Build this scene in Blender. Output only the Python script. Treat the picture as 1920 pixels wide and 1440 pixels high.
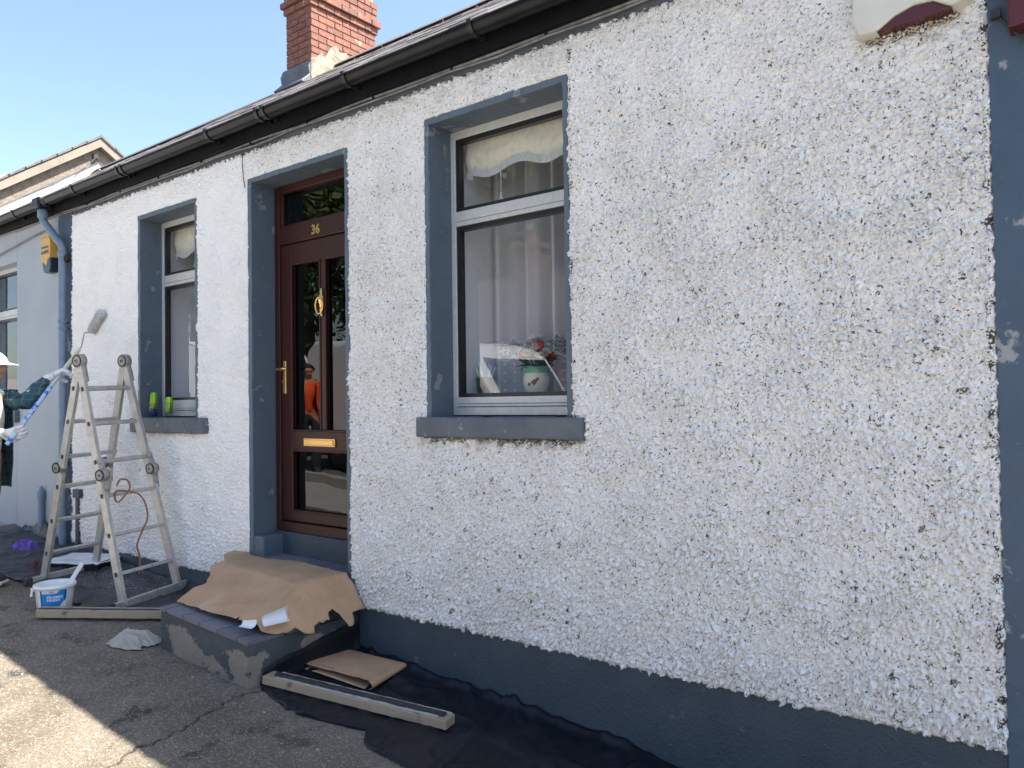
import bpy, bmesh, math, random
import numpy as np
from mathutils import Vector, Matrix, noise as mnoise

random.seed(7); rng = np.random.default_rng(11)
for o in list(bpy.data.objects): bpy.data.objects.remove(o, do_unlink=True)
scene = bpy.context.scene
COL = scene.collection
R = math.radians

# ------------------------------------------------------------------ camera, sky, sun, exposure
def make_camera():
    yaw, pitch, roll, f = R(37.79274), R(1.30009), R(-0.80777), 1447.76
    fw = Vector((-math.sin(yaw)*math.cos(pitch), math.cos(yaw)*math.cos(pitch), math.sin(pitch)))
    rt = Vector((math.cos(yaw), math.sin(yaw), 0)); up = rt.cross(fw)
    r2 = rt*math.cos(roll)+up*math.sin(roll); u2 = up*math.cos(roll)-rt*math.sin(roll)
    cd = bpy.data.cameras.new('camera'); co = bpy.data.objects.new('camera', cd); COL.objects.link(co)
    m = Matrix((r2, u2, -fw)).transposed().to_4x4(); m.translation = (0, -3.1, 1.6)
    co.matrix_world = m
    cd.sensor_width = 36; cd.lens = f/1920*36; cd.clip_start = .05; cd.clip_end = 600
    scene.camera = co
make_camera()
SUN = Vector((1.50, 1.0, 2.72)).normalized()          # towards the sun (behind the house, to the right)
world = bpy.data.worlds.new('World'); scene.world = world; world.use_nodes = True
nt = world.node_tree; bg = nt.nodes['Background']
sky = nt.nodes.new('ShaderNodeTexSky'); sky.sky_type = 'NISHITA'; sky.sun_disc = False
sky.sun_elevation = math.asin(SUN.z); sky.sun_rotation = math.atan2(SUN.x, SUN.y)
sky.air_density = 1.0; sky.dust_density = 1.4; sky.ozone_density = 0.8
nt.links.new(sky.outputs[0], bg.inputs[0]); bg.inputs[1].default_value = 0.092
sl = bpy.data.lights.new('sun', 'SUN'); sl.energy = 5.0; sl.angle = R(0.55); sl.color = (1, .92, .82)
so = bpy.data.objects.new('sun', sl); COL.objects.link(so)
so.rotation_euler = (-SUN).to_track_quat('-Z', 'Y').to_euler(); so.location = (5, 8, 12)
vs = scene.view_settings; vs.view_transform = 'Standard'; vs.look = 'None'; vs.gamma = 1; vs.exposure = 1.86
scene.render.engine = 'CYCLES'
scene.cycles.use_denoising = True; scene.cycles.denoising_prefilter = 'ACCURATE'
scene.cycles.max_bounces = 8; scene.cycles.transparent_max_bounces = 12

# ------------------------------------------------------------------ materials
MATS = {}
class NT:
    def __init__(s, name):
        s.m = bpy.data.materials.new(name); s.m.use_nodes = True; s.t = s.m.node_tree
        s.b = s.t.nodes['Principled BSDF']; s.out = s.t.nodes['Material Output']
    def n(s, typ, **kw):
        o = s.t.nodes.new(typ)
        for k, v in kw.items(): setattr(o, k, v)
        return o
    def l(s, a, b): s.t.links.new(a, b)
    def inp(s, sock, v):
        if isinstance(v, bpy.types.NodeSocket): s.l(v, sock)
        else: sock.default_value = v
    def pos(s): return s.n('ShaderNodeNewGeometry').outputs['Position']
    def objc(s): return s.n('ShaderNodeTexCoord').outputs['Object']
    def noise(s, vec, scale, detail=4, rough=.55, dist=0):
        o = s.n('ShaderNodeTexNoise'); s.l(vec, o.inputs['Vector'])
        o.inputs['Scale'].default_value = scale; o.inputs['Detail'].default_value = detail
        o.inputs['Roughness'].default_value = rough; o.inputs['Distortion'].default_value = dist
        return o.outputs['Fac']
    def vor(s, vec, scale, feature='F1', out='Distance'):
        o = s.n('ShaderNodeTexVoronoi', feature=feature); s.l(vec, o.inputs['Vector']); o.inputs['Scale'].default_value = scale
        return o.outputs[out]
    def ramp(s, fac, a, b, lo=0, hi=1):
        o = s.n('ShaderNodeMapRange', interpolation_type='SMOOTHSTEP'); s.inp(o.inputs['Value'], fac)
        o.inputs['From Min'].default_value = a; o.inputs['From Max'].default_value = b
        o.inputs['To Min'].default_value = lo; o.inputs['To Max'].default_value = hi
        return o.outputs['Result']
    def mix(s, fac, a, b):
        o = s.n('ShaderNodeMix', data_type='RGBA'); s.inp(o.inputs[0], fac)
        for sk, v in ((o.inputs[6], a), (o.inputs[7], b)):
            if isinstance(v, bpy.types.NodeSocket): s.l(v, sk)
            else: sk.default_value = (*v, 1)
        return o.outputs[2]
    def math(s, op, a, b=0):
        o = s.n('ShaderNodeMath', operation=op); s.inp(o.inputs[0], a); s.inp(o.inputs[1], b); return o.outputs[0]
    def attr(s, name): return s.n('ShaderNodeAttribute', attribute_name=name).outputs['Fac']
    def scalev(s, vec, v):
        o = s.n('ShaderNodeVectorMath', operation='MULTIPLY'); s.l(vec, o.inputs[0]); o.inputs[1].default_value = v; return o.outputs[0]
    def bump(s, h, dist, strength=1.0, prev=None):
        o = s.n('ShaderNodeBump'); s.l(h, o.inputs['Height']); o.inputs['Distance'].default_value = dist; o.inputs['Strength'].default_value = strength
        if prev is not None: s.l(prev, o.inputs['Normal'])
        return o.outputs['Normal']
    def col(s, c): s.inp(s.b.inputs['Base Color'], c if isinstance(c, bpy.types.NodeSocket) else (*c, 1))
    def rough(s, r): s.inp(s.b.inputs['Roughness'], r)
    def norm(s, n): s.l(n, s.b.inputs['Normal'])

def simple(name, c, rough=.6, c2=None, scale=8, bump=0, bscale=60, metal=0, detail=5, spec=.5, rand=0, lo=.35, hi=.7):
    k = NT(name); v = k.objc()
    base = k.mix(k.ramp(k.noise(v, scale, detail), lo, hi), c, c2) if c2 else c
    if rand:
        oi = k.n('ShaderNodeObjectInfo').outputs['Random']; hs = k.n('ShaderNodeHueSaturation')
        if isinstance(base, bpy.types.NodeSocket): k.l(base, hs.inputs['Color'])
        else: hs.inputs['Color'].default_value = (*base, 1)
        k.l(k.ramp(oi, 0, 1, 1-rand, 1+rand), hs.inputs['Value']); base = hs.outputs[0]
    k.col(base); k.rough(rough); k.b.inputs['Metallic'].default_value = metal; k.b.inputs['Specular IOR Level'].default_value = spec
    if bump: k.norm(k.bump(k.noise(v, bscale, 4), bump))
    MATS[name] = k.m; return k

def build_materials():
    # white roughcast: pits left unpainted, stains with shapes of their own
    k = NT('roughcast'); p = k.pos()
    base = k.mix(k.ramp(k.noise(p, 2.2, 4), .35, .7), (.86, .85, .83), (.82, .81, .79))
    base = k.mix(k.attr('fresh'), base, (.90, .895, .88))
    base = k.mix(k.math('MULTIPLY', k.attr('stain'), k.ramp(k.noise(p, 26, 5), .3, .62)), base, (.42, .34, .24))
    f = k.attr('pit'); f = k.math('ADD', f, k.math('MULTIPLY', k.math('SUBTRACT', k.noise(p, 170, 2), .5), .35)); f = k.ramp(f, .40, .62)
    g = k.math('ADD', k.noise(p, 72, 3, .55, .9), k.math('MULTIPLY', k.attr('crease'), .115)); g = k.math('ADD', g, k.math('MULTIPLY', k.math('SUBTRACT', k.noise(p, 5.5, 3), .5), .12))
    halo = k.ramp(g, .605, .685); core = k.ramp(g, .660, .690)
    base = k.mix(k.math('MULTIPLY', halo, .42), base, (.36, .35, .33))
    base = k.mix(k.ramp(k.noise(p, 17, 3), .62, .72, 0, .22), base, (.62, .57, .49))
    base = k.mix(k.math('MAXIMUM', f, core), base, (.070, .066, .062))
    k.col(base); k.rough(.62); k.b.inputs['Specular IOR Level'].default_value = .35
    k.norm(k.bump(k.noise(p, 120, 5, .65), .0042)); MATS['roughcast'] = k.m
    # blue grey masonry paint, with flakes
    def paint(name, c, c2, flake, fl_lo, fl_hi, fscale=5.5, bump=.0016, rough=.55):
        k = NT(name); p = k.pos()
        b = k.mix(k.ramp(k.noise(p, 5, 6, .65), .3, .7), c, c2)
        n1 = k.noise(p, fscale, 8, .6, .15)
        fm = k.ramp(n1, fl_lo, fl_hi)
        if name == 'step_paint':
            sp = k.n('ShaderNodeSeparateXYZ'); k.l(p, sp.inputs[0]); low_ = k.ramp(k.math('ADD', sp.outputs[2], k.math('MULTIPLY', sp.outputs[0], .055)), .125, .07); fm = k.math('MULTIPLY', k.ramp(k.math('ADD', n1, k.math('MULTIPLY', low_, .070)), .578, .605), k.ramp(low_, .0, .25))
        b = k.mix(fm, b, k.mix(k.noise(p, 40, 4), flake, tuple(x*.7 for x in flake)))
        sp = k.ramp(k.noise(p, 120, 2), .73, .77)
        b = k.mix(k.math('MULTIPLY', sp, .6), b, (.35, .37, .39))
        k.col(b); k.rough(rough)
        h = k.noise(p, 85, 5, .6); nn = k.bump(h, bump)
        k.norm(k.bump(fm, -.0025, 1, nn)); MATS[name] = k.m
    paint('surround_paint', (.102, .134, .168), (.084, .114, .146), (.25, .275, .30), .615, .655, 5.0)
    paint('pilaster_paint', (.060, .096, .142), (.048, .080, .120), (.33, .34, .36), .60, .635, 4.2)
    paint('plinth_paint', (.036, .056, .076), (.046, .068, .090), (.11, .13, .15), .64, .74, 14, .0045)
    paint('band_paint', (.11, .12, .13), (.085, .095, .105), (.25, .25, .24), .70, .75)
    paint('sill_paint', (.075, .095, .115), (.11, .13, .145), (.30, .32, .33), .60, .68, 16)
    paint('step_paint', (.050, .062, .072), (.070, .082, .090), (.27, .245, .21), .545, .57, 3.2, .004, .7)
    # slate like step tiles
    simple('step_tile', (.135, .135, .165), .55, (.17, .165, .195), 14, .0006, 120, rand=.10)
    simple('slate', (.105, .10, .10), .6, (.155, .14, .135), 9, .002, 70, rand=.25)
    simple('roof_under', (.05, .05, .05), .8)
    simple('gutter_plastic', (.006, .006, .007), .36, (.012, .012, .012), 9, spec=.28)
    simple('black_plastic', (.010, .010, .012), .35)
    simple('fascia_paint', (.006, .0065, .009), .6, (.010, .010, .012), 6, spec=.12)
    simple('pipe_paint', (.17, .235, .31), .45, (.14, .20, .27), 12, .0006, 60)
    simple('cable_sleeve', (.22, .22, .215), .55, (.13, .13, .13), 20)
    simple('dark_cable', (.03, .03, .032), .55)
    k = NT('chimney_brick'); v = k.objc(); oi = k.n('ShaderNodeObjectInfo').outputs['Random']
    c = k.mix(oi, (.235, .088, .060), (.145, .060, .047))
    c = k.mix(k.ramp(k.noise(v, 5, 6), .45, .72), c, (.27, .15, .105))
    c = k.mix(k.ramp(k.noise(k.pos(), 7, 5, .6), .60, .70), c, (.42, .33, .23))
    c = k.mix(k.ramp(k.noise(k.pos(), 3.5, 5), .60, .72), c, (.085, .07, .06))
    k.col(c); k.rough(.85); k.norm(k.bump(k.noise(k.pos(), 90, 5), .004)); MATS['chimney_brick'] = k.m
    simple('mortar', (.40, .36, .29), .9, (.28, .255, .21), 18, .004, 60)
    simple('cement', (.33, .295, .225), .9, (.19, .175, .15), 9, .012, 26)
    simple('lead', (.12, .135, .155), .5, (.085, .095, .11), 8, .001, 30)
    k = NT('neighbour_paint'); p = k.pos()
    c = k.mix(k.ramp(k.noise(p, 1.3, 5), .35, .7), (.37, .415, .455), (.33, .375, .415))
    c = k.mix(k.ramp(k.noise(p, 6, 6, .65), .66, .74), c, (.45, .47, .48))
    k.col(c); k.rough(.7); k.norm(k.bump(k.noise(p, 24, 5), .004)); MATS['neighbour_paint'] = k.m
    simple('gable_render', (.24, .205, .165), .9, (.165, .14, .115), 9, .014, 22)
    simple('barge_paint', (.27, .23, .19), .8, (.21, .18, .15), 5)
    simple('white_paint', (.80, .80, .79), .6, (.72, .72, .70), 6)
    # aluminium, gaskets
    simple('frame_silver', (.58, .585, .575), .42, (.52, .525, .515), 30, metal=.25)
    simple('gasket', (.010, .010, .012), .4)
    simple('reveal_white', (.78, .77, .78), .6)
    simple('room_wall', (.20, .19, .18), .9)
    # glass: clear pane with fresnel reflection
    def glass(name, tint, ior, base=0.0, wob=0.0):
        k = NT(name); k.t.nodes.remove(k.b)
        tr = k.n('ShaderNodeBsdfTransparent'); tr.inputs[0].default_value = (*tint, 1)
        gl = k.n('ShaderNodeBsdfGlossy'); gl.inputs['Roughness'].default_value = 0.0; gl.inputs[0].default_value = (.95, .97, 1, 1)
        fr = k.n('ShaderNodeFresnel'); bf = k.n('ShaderNodeNewGeometry').outputs['Backfacing']; k.l(k.ramp(bf, 0, 1, ior, 1/ior), fr.inputs[0])
        f = k.math('ADD', fr.outputs[0], base)
        if wob:
            b = k.bump(k.noise(k.pos(), 3.2, 1), wob); k.l(b, gl.inputs['Normal'])
        mx = k.n('ShaderNodeMixShader'); k.l(f, mx.inputs[0]); k.l(tr.outputs[0], mx.inputs[1]); k.l(gl.outputs[0], mx.inputs[2])
        k.l(mx.outputs[0], k.out.inputs[0]); MATS[name] = k.m
    glass('window_glass', (.93, .94, .94), 1.5, .025, .0006)
    glass('door_glass', (.22, .22, .22), 1.45, .0, .0016)
    glass('tumbler_glass', (.88, .92, .95), 1.45, .02)
    # door
    k = NT('mahogany'); v = k.objc(); w = k.n('ShaderNodeTexWave', wave_type='BANDS', bands_direction='X')
    k.l(k.scalev(v, (1, 1, .06)), w.inputs['Vector']); w.inputs['Scale'].default_value = 26; w.inputs['Distortion'].default_value = 5; w.inputs['Detail'].default_value = 3
    k.col(k.mix(w.outputs['Fac'], (.030, .0085, .0075), (.048, .012, .010))); k.rough(.38); k.b.inputs['Specular IOR Level'].default_value = .35; MATS['mahogany'] = k.m
    simple('brass', (.86, .58, .22), .26, (.78, .50, .18), 20, metal=.85)
    # timber, card, cloth
    k = NT('timber'); v = k.objc(); w = k.n('ShaderNodeTexWave', wave_type='BANDS', bands_direction='Y')
    k.l(k.scalev(v, (.08, 1, 1)), w.inputs['Vector']); w.inputs['Scale'].default_value = 22; w.inputs['Distortion'].default_value = 4; w.inputs['Detail'].default_value = 3
    c = k.mix(w.outputs['Fac'], (.36, .285, .20), (.27, .21, .145)); c = k.mix(k.ramp(k.noise(v, 9, 6), .6, .75), c, (.14, .105, .075))
    k.col(c); k.rough(.75); k.norm(k.bump(w.outputs['Fac'], .0006)); MATS['timber'] = k.m
    simple('tar_strip', (.028, .028, .030), .6, (.045, .045, .045), 30, .001, 120)
    simple('pale_strip', (.40, .40, .37), .6, (.30, .30, .28), 20)
    k = NT('cardboard'); p = k.pos()
    c = k.mix(k.ramp(k.noise(p, 5, 5), .3, .7), (.52, .325, .185), (.43, .265, .15))
    c = k.mix(k.ramp(k.noise(p, 3.2, 6, .6, .5), .60, .74), c, (.48, .375, .28))
    c = k.mix(k.ramp(k.noise(p, 75, 2), .715, .74), c, (.62, .58, .52))
    c = k.mix(k.ramp(k.noise(k.scalev(p, (1, 4, 1)), 30, 2), .74, .76), c, (.20, .13, .08))
    k.col(c); k.rough(.85); k.norm(k.bump(k.noise(p, 14, 4), .004)); MATS['cardboard'] = k.m
    simple('card_white', (.72, .73, .75), .7)
    simple('card_green', (.05, .13, .11), .6)
    k = NT('sheet_black'); p = k.pos()
    c = k.mix(k.ramp(k.noise(p, 4, 4), .3, .7), (.007, .009, .013), (.010, .012, .018))
    k.b.inputs['Specular IOR Level'].default_value = .25; k.col(c); k.rough(.42); k.norm(k.bump(k.noise(p, 9, 4, .6), .006)); MATS['sheet_black'] = k.m
    k = NT('sheet_spattered'); p = k.pos()
    c = k.mix(k.ramp(k.noise(p, 4, 4), .3, .7), (.020, .021, .027), (.032, .033, .040))
    sp = k.math('MULTIPLY', k.ramp(k.noise(k.scalev(p, (1, 1.6, 1)), 95, 3, .6), .60, .63), k.attr('spatter'))
    c = k.mix(sp, c, (.62, .65, .70))
    sp2 = k.ramp(k.vor(p, 21), .045, .03); c = k.mix(k.math('MULTIPLY', sp2, .35), c, (.6, .62, .65))
    k.col(c); k.rough(.5); k.norm(k.bump(k.noise(p, 12, 4, .6), .006)); MATS['sheet_spattered'] = k.m
    simple('rag_cloth', (.40, .375, .33), .95, (.35, .33, .29), 8, .002, 160)
    simple('purple_cloth', (.10, .055, .30), .7, (.17, .12, .40), 12)
    simple('maroon_cloth', (.07, .025, .035), .8, (.10, .05, .06), 12)
    # ground
    k = NT('concrete'); p = k.pos()
    c = k.mix(k.ramp(k.noise(p, 1.7, 6, .62, .3), .32, .66), (.140, .117, .083), (.232, .198, .150))
    c = k.mix(k.ramp(k.noise(p, 4.5, 5, .6), .54, .70), c, (.062, .058, .042))
    g = k.noise(p, 170, 3, .7); c = k.mix(k.ramp(g, .34, .62), k.mix(.70, c, (.015, .015, .014)), c)
    st = k.vor(p, 85, 'F1', 'Color'); ss = k.n('ShaderNodeSeparateColor'); k.l(st, ss.inputs[0])
    dots = k.math('MULTIPLY', k.ramp(k.vor(p, 85), .35, .22), k.ramp(ss.outputs[0], .70, .76))
    c = k.mix(dots, c, (.34, .32, .28))
    d2 = k.math('MULTIPLY', k.ramp(k.vor(p, 11), .08, .055), k.ramp(k.noise(p, 3, 2), .45, .6)); c = k.mix(d2, c, (.55, .54, .50))
    c = k.mix(k.math('MULTIPLY', k.ramp(k.noise(p, 55, 3), .52, .68), .45), c, (.30, .28, .24))
    c = k.mix(k.attr('crack'), c, (.012, .012, .011))
    k.col(c); k.rough(.9); k.norm(k.bump(g, .004, 1, k.bump(k.noise(p, 48, 4), .006))); MATS['concrete'] = k.m
    simple('asphalt', (.14, .138, .132), .9, (.11, .108, .104), 30)
    # aluminium ladder
    k = NT('ladder_alu'); p = k.pos()
    c = k.mix(k.ramp(k.noise(p, 14, 6, .65), .35, .7), (.55, .535, .50), (.43, .415, .375))
    c = k.mix(k.ramp(k.noise(p, 60, 4), .63, .68), c, (.62, .62, .60))
    c = k.mix(k.ramp(k.noise(k.scalev(p, (1, 1, .4)), 42, 3), .70, .74), c, (.12, .11, .10))
    k.col(c); k.rough(.5); k.b.inputs['Metallic'].default_value = .45; k.norm(k.bump(k.noise(p, 70, 3), .0006)); MATS['ladder_alu'] = k.m
    simple('ladder_plate', (.40, .385, .35), .55, (.26, .25, .23), 25, metal=.4)
    simple('rubber', (.02, .02, .02), .8, (.10, .10, .10), 40)
    # pails, labels
    simple('tub_white', (.74, .75, .76), .4, (.66, .67, .68), 14)
    simple('label_blue', (.012, .23, .62), .35); simple('label_navy', (.02, .05, .16), .4); simple('label_white', (.76, .78, .80), .4)
    simple('label_ink', (.03, .03, .05), .5)
    simple('wet_paint', (.83, .84, .86), .25)
    simple('alarm_yellow', (.62, .36, .06), .4, (.55, .30, .05), 10); simple('alarm_navy', (.020, .028, .055), .35)
    simple('alarm_cream', (.66, .65, .58), .45, (.60, .58, .50), 5); simple('strobe_red', (.075, .012, .014), .25)
    simple('red_plastic', (.085, .011, .012), .4, (.06, .009, .010), 10)
    simple('can_green', (.25, .56, .02), .25, (.42, .60, .02), 7, metal=.35); simple('can_metal', (.6, .6, .58), .25, metal=1)
    simple('glass_blue', (.01, .02, .22), .15, spec=.7)
    simple('rope_brown', (.30, .13, .055), .8, (.22, .09, .04), 60)
    # soft furnishings
    k = NT('blind_cloth'); p = k.pos()
    k.col(k.mix(k.ramp(k.noise(p, 30, 4), .4, .7), (.80, .75, .64), (.70, .66, .56))); k.rough(.85)
    k.b.inputs['Emission Strength'].default_value = 0; MATS['blind_cloth'] = k.m
    simple('blind_fringe', (.66, .68, .68), .85, (.52, .54, .54), 90)
    k = NT('lace'); k.t.nodes.remove(k.b)
    df = k.n('ShaderNodeBsdfDiffuse'); df.inputs[0].default_value = (.90, .89, .92, 1); tl = k.n('ShaderNodeBsdfTranslucent'); tl.inputs[0].default_value = (.80, .79, .82, 1)
    m1 = k.n('ShaderNodeMixShader'); m1.inputs[0].default_value = .25; k.l(df.outputs[0], m1.inputs[1]); k.l(tl.outputs[0], m1.inputs[2])
    tr = k.n('ShaderNodeBsdfTransparent'); mx = k.n('ShaderNodeMixShader'); k.l(k.attr('lace'), mx.inputs[0]); k.l(tr.outputs[0], mx.inputs[1]); k.l(m1.outputs[0], mx.inputs[2]); k.l(mx.outputs[0], k.out.inputs[0]); MATS['lace'] = k.m
    simple('pot_cream', (.66, .62, .50), .3, (.60, .57, .46), 8); simple('pot_green_glaze', (.10, .30, .19), .25, (.35, .45, .33), 25)
    simple('pot_dark', (.022, .055, .040), .25); simple('flower_red', (.42, .02, .018), .6); simple('flower_white', (.75, .74, .76), .7)
    simple('leaf_green', (.025, .055, .018), .5, (.04, .085, .03), 20); simple('pot_rose', (.38, .10, .05), .5)
    simple('dried_white', (.50, .56, .55), .8)
    # people
    simple('skin', (.52, .25, .15), .55, (.46, .21, .125), 9)
    k = NT('check_shirt'); v = k.objc()
    def lines(ax, sc, w):
        sp = k.n('ShaderNodeSeparateXYZ'); k.l(v, sp.inputs[0]); f = k.math('FRACT', k.math('MULTIPLY', sp.outputs[ax], sc)); return k.ramp(f, w, w*.6)
    ln = k.math('MAXIMUM', lines(2, 24, .10), lines(0, 20, .10))
    blk = k.math('MULTIPLY', lines(2, 12, .5), lines(0, 10, .5))
    c = k.mix(blk, (.024, .078, .10), (.016, .030, .055)); c = k.mix(k.math('MULTIPLY', ln, .45), c, (.16, .20, .22))
    c = k.mix(k.ramp(k.noise(v, 24, 3), .68, .72), c, (.5, .55, .6))
    k.col(c); k.rough(.9); k.norm(k.bump(k.noise(v, 14, 3), .012)); MATS['check_shirt'] = k.m
    simple('tee_white', (.66, .62, .56), .9, (.52, .48, .42), 6, .006, 18)
    simple('trousers', (.20, .14, .09), .9, (.30, .24, .18), 14, .006, 20); simple('dark_trousers', (.03, .035, .05), .9)
    simple('glove_white', (.74, .75, .76), .9, (.55, .56, .57), 30, .002, 90)
    simple('shoe_dark', (.03, .03, .033), .7); simple('shoe_sole', (.45, .42, .37), .8)
    simple('cap_white', (.78, .79, .80), .8); simple('hair_dark', (.03, .022, .016), .7); simple('eye_white', (.7, .7, .68), .3); simple('lip', (.36, .14, .11), .5)
    simple('hi_vis', (.85, .095, .015), .7); simple('reflective_band', (.35, .37, .38), .4)
    k = NT('pole_blue'); v = k.objc()
    c = k.mix(k.ramp(k.noise(v, 24, 5, .6), .42, .52), (.03, .16, .60), (.42, .56, .70)); k.col(c); k.rough(.5); MATS['pole_blue'] = k.m
    simple('pole_grey', (.42, .47, .52), .5, (.55, .58, .6), 20); simple('handle_cream', (.55, .56, .32), .5, (.62, .64, .5), 20)
    k = NT('roller_pile'); v = k.objc(); c = k.mix(k.ramp(k.noise(v, 60, 3), .62, .68), (.62, .62, .60), (.10, .09, .08)); k.col(c); k.rough(.95)
    k.norm(k.bump(k.noise(v, 110, 3), .012)); MATS['roller_pile'] = k.m
    # across the street
    simple('van_white', (.80, .80, .80), .25); simple('van_glass', (.02, .022, .025), .05, spec=.8); simple('tyre', (.02, .02, .02), .8); simple('rim', (.4, .4, .42), .3, metal=1)
    simple('bumper', (.03, .03, .032), .5); simple('lamp_lens', (.7, .7, .72), .1); simple('red_lens', (.4, .02, .02), .2)
    simple('red_brick_far', (.20, .125, .095), .9, (.15, .10, .08), 7, .01, 12); simple('roof_tile_far', (.085, .072, .064), .85, (.065, .056, .05), 5)
    simple('pavement', (.36, .345, .32), .9, (.30, .29, .27), 4)
    simple('bark', (.09, .07, .05), .9)
    k = NT('leaves'); g = k.n('ShaderNodeObjectInfo').outputs['Random']
    c = k.mix(k.noise(k.pos(), .9, 3), (.045, .085, .018), (.085, .135, .03)); k.col(c); k.rough(.6); MATS['leaves'] = k.m
build_materials()

# ------------------------------------------------------------------ mesh helpers
def link(o, parent=None):
    COL.objects.link(o)
    if parent is not None: o.parent = parent
    return o
def tag(o, label, cat=None, group=None, kind=None):
    if label: o['label'] = label
    if cat: o['category'] = cat
    if group: o['group'] = group
    if kind: o['kind'] = kind
    return o
def thing(name, label, cat, loc=(0, 0, 0), group=None):
    o = bpy.data.objects.new(name, None); o.location = loc; o.empty_display_size = .1
    return tag(link(o), label, cat, group)

class MB:
    def __init__(s): s.v = []; s.f = []; s.sm = []
    def add(s, vs, fs, smooth=False):
        b = len(s.v); s.v += [tuple(x) for x in vs]; s.f += [tuple(i+b for i in f) for f in fs]; s.sm += [smooth]*len(fs); return s
    def box(s, a, b, M=None):
        x0, y0, z0 = a; x1, y1, z1 = b
        vs = [Vector(q) for q in ((x0, y0, z0), (x1, y0, z0), (x1, y1, z0), (x0, y1, z0), (x0, y0, z1), (x1, y0, z1), (x1, y1, z1), (x0, y1, z1))]
        if M is not None: vs = [M @ q for q in vs]
        return s.add(vs, [(0, 3, 2, 1), (4, 5, 6, 7), (0, 1, 5, 4), (1, 2, 6, 5), (2, 3, 7, 6), (3, 0, 4, 7)])
    def bar(s, p, q, w, h, up=(0, 0, 1)):
        p = Vector(p); q = Vector(q); d = (q-p); L = d.length; d.normalize(); u = Vector(up); r = d.cross(u)
        if r.length < 1e-4: r = d.cross(Vector((1, 0, 0)))
        r.normalize(); u = r.cross(d); M = Matrix((d, r, u)).transposed().to_4x4(); M.translation = p
        return s.box((0, -w/2, -h/2), (L, w/2, h/2), M)
    def tube(s, pts, r, n=10, cap=True):
        pts = [Vector(p) for p in pts]; rs = r if isinstance(r, (list, tuple)) else [r]*len(pts); rings = []; prev = None
        for i, p in enumerate(pts):
            t = (pts[min(i+1, len(pts)-1)]-pts[max(i-1, 0)]).normalized()
            if prev is None:
                a = t.orthogonal().normalized()
            else:
                a = (prev - t*prev.dot(t)); a = a.normalized() if a.length > 1e-6 else t.orthogonal().normalized()
            prev = a; b = t.cross(a)
            rings.append([p+(a*math.cos(2*math.pi*k/n)+b*math.sin(2*math.pi*k/n))*rs[i] for k in range(n)])
        vs = [q for ring in rings for q in ring]; fs = []
        for i in range(len(pts)-1):
            for k in range(n):
                fs.append((i*n+k, i*n+(k+1) % n, (i+1)*n+(k+1) % n, (i+1)*n+k))
        s.add(vs, fs, True)
        if cap:
            s.add(rings[0], [tuple(range(n))[::-1]]); s.add(rings[-1], [tuple(range(n))])
        return s
    def lathe(s, prof, n=24, M=None, cap0=True, cap1=True, sx=1, sy=1):
        vs = []
        for r, z in prof:
            for k in range(n):
                q = Vector((r*math.cos(2*math.pi*k/n)*sx, r*math.sin(2*math.pi*k/n)*sy, z)); vs.append(M @ q if M is not None else q)
        fs = [(i*n+k, i*n+(k+1) % n, (i+1)*n+(k+1) % n, (i+1)*n+k) for i in range(len(prof)-1) for k in range(n)]
        s.add(vs, fs, True); L = len(prof)
        if cap0: s.add(vs[:n], [tuple(range(n))[::-1]])
        if cap1: s.add(vs[(L-1)*n:], [tuple(range(n))])
        return s
    def prism(s, poly, a, b):
        """poly: list of 2-tuples; a, b map (u,v) to 3D at the two ends"""
        n = len(poly); A = [a(*p) for p in poly]; B = [b(*p) for p in poly]
        s.add(A+B, [tuple(range(n))[::-1], tuple(range(n, 2*n))]+[(i, (i+1) % n, n+(i+1) % n, n+i) for i in range(n)]); return s
    def grid(s, fn, nu, nv, smooth=True):
        vs = [fn(i/nu, j/nv) for j in range(nv+1) for i in range(nu+1)]
        return s.add(vs, [(j*(nu+1)+i, j*(nu+1)+i+1, (j+1)*(nu+1)+i+1, (j+1)*(nu+1)+i) for j in range(nv) for i in range(nu)], smooth)
    def mesh(s, name, mat, recalc=True):
        me = bpy.data.meshes.new(name); me.from_pydata(s.v, [], s.f)
        me.polygons.foreach_set('use_smooth', s.sm)
        if recalc:
            bm = bmesh.new(); bm.from_mesh(me); bmesh.ops.recalc_face_normals(bm, faces=bm.faces); bm.to_mesh(me); bm.free()
        me.materials.append(MATS[mat]); return me
    def build(s, name, mat, parent=None, bevel=0, seg=2, solid=0, sub=0, recalc=True):
        o = bpy.data.objects.new(name, s.mesh(name, mat, recalc)); link(o, parent)
        if parent is not None and parent.type == 'EMPTY' and parent.parent is None: o.matrix_parent_inverse = Matrix.Translation(-parent.location)
        elif parent is not None and parent.parent is not None: o.matrix_parent_inverse = Matrix.Identity(4)
        if solid:
            m = o.modifiers.new('thickness', 'SOLIDIFY'); m.thickness = solid; m.offset = 0
        if bevel:
            m = o.modifiers.new('edges', 'BEVEL'); m.width = bevel; m.segments = seg; m.limit_method = 'ANGLE'; m.angle_limit = R(35)
        if sub:
            m = o.modifiers.new('smooth', 'SUBSURF'); m.levels = sub; m.render_levels = sub
        return o
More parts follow.
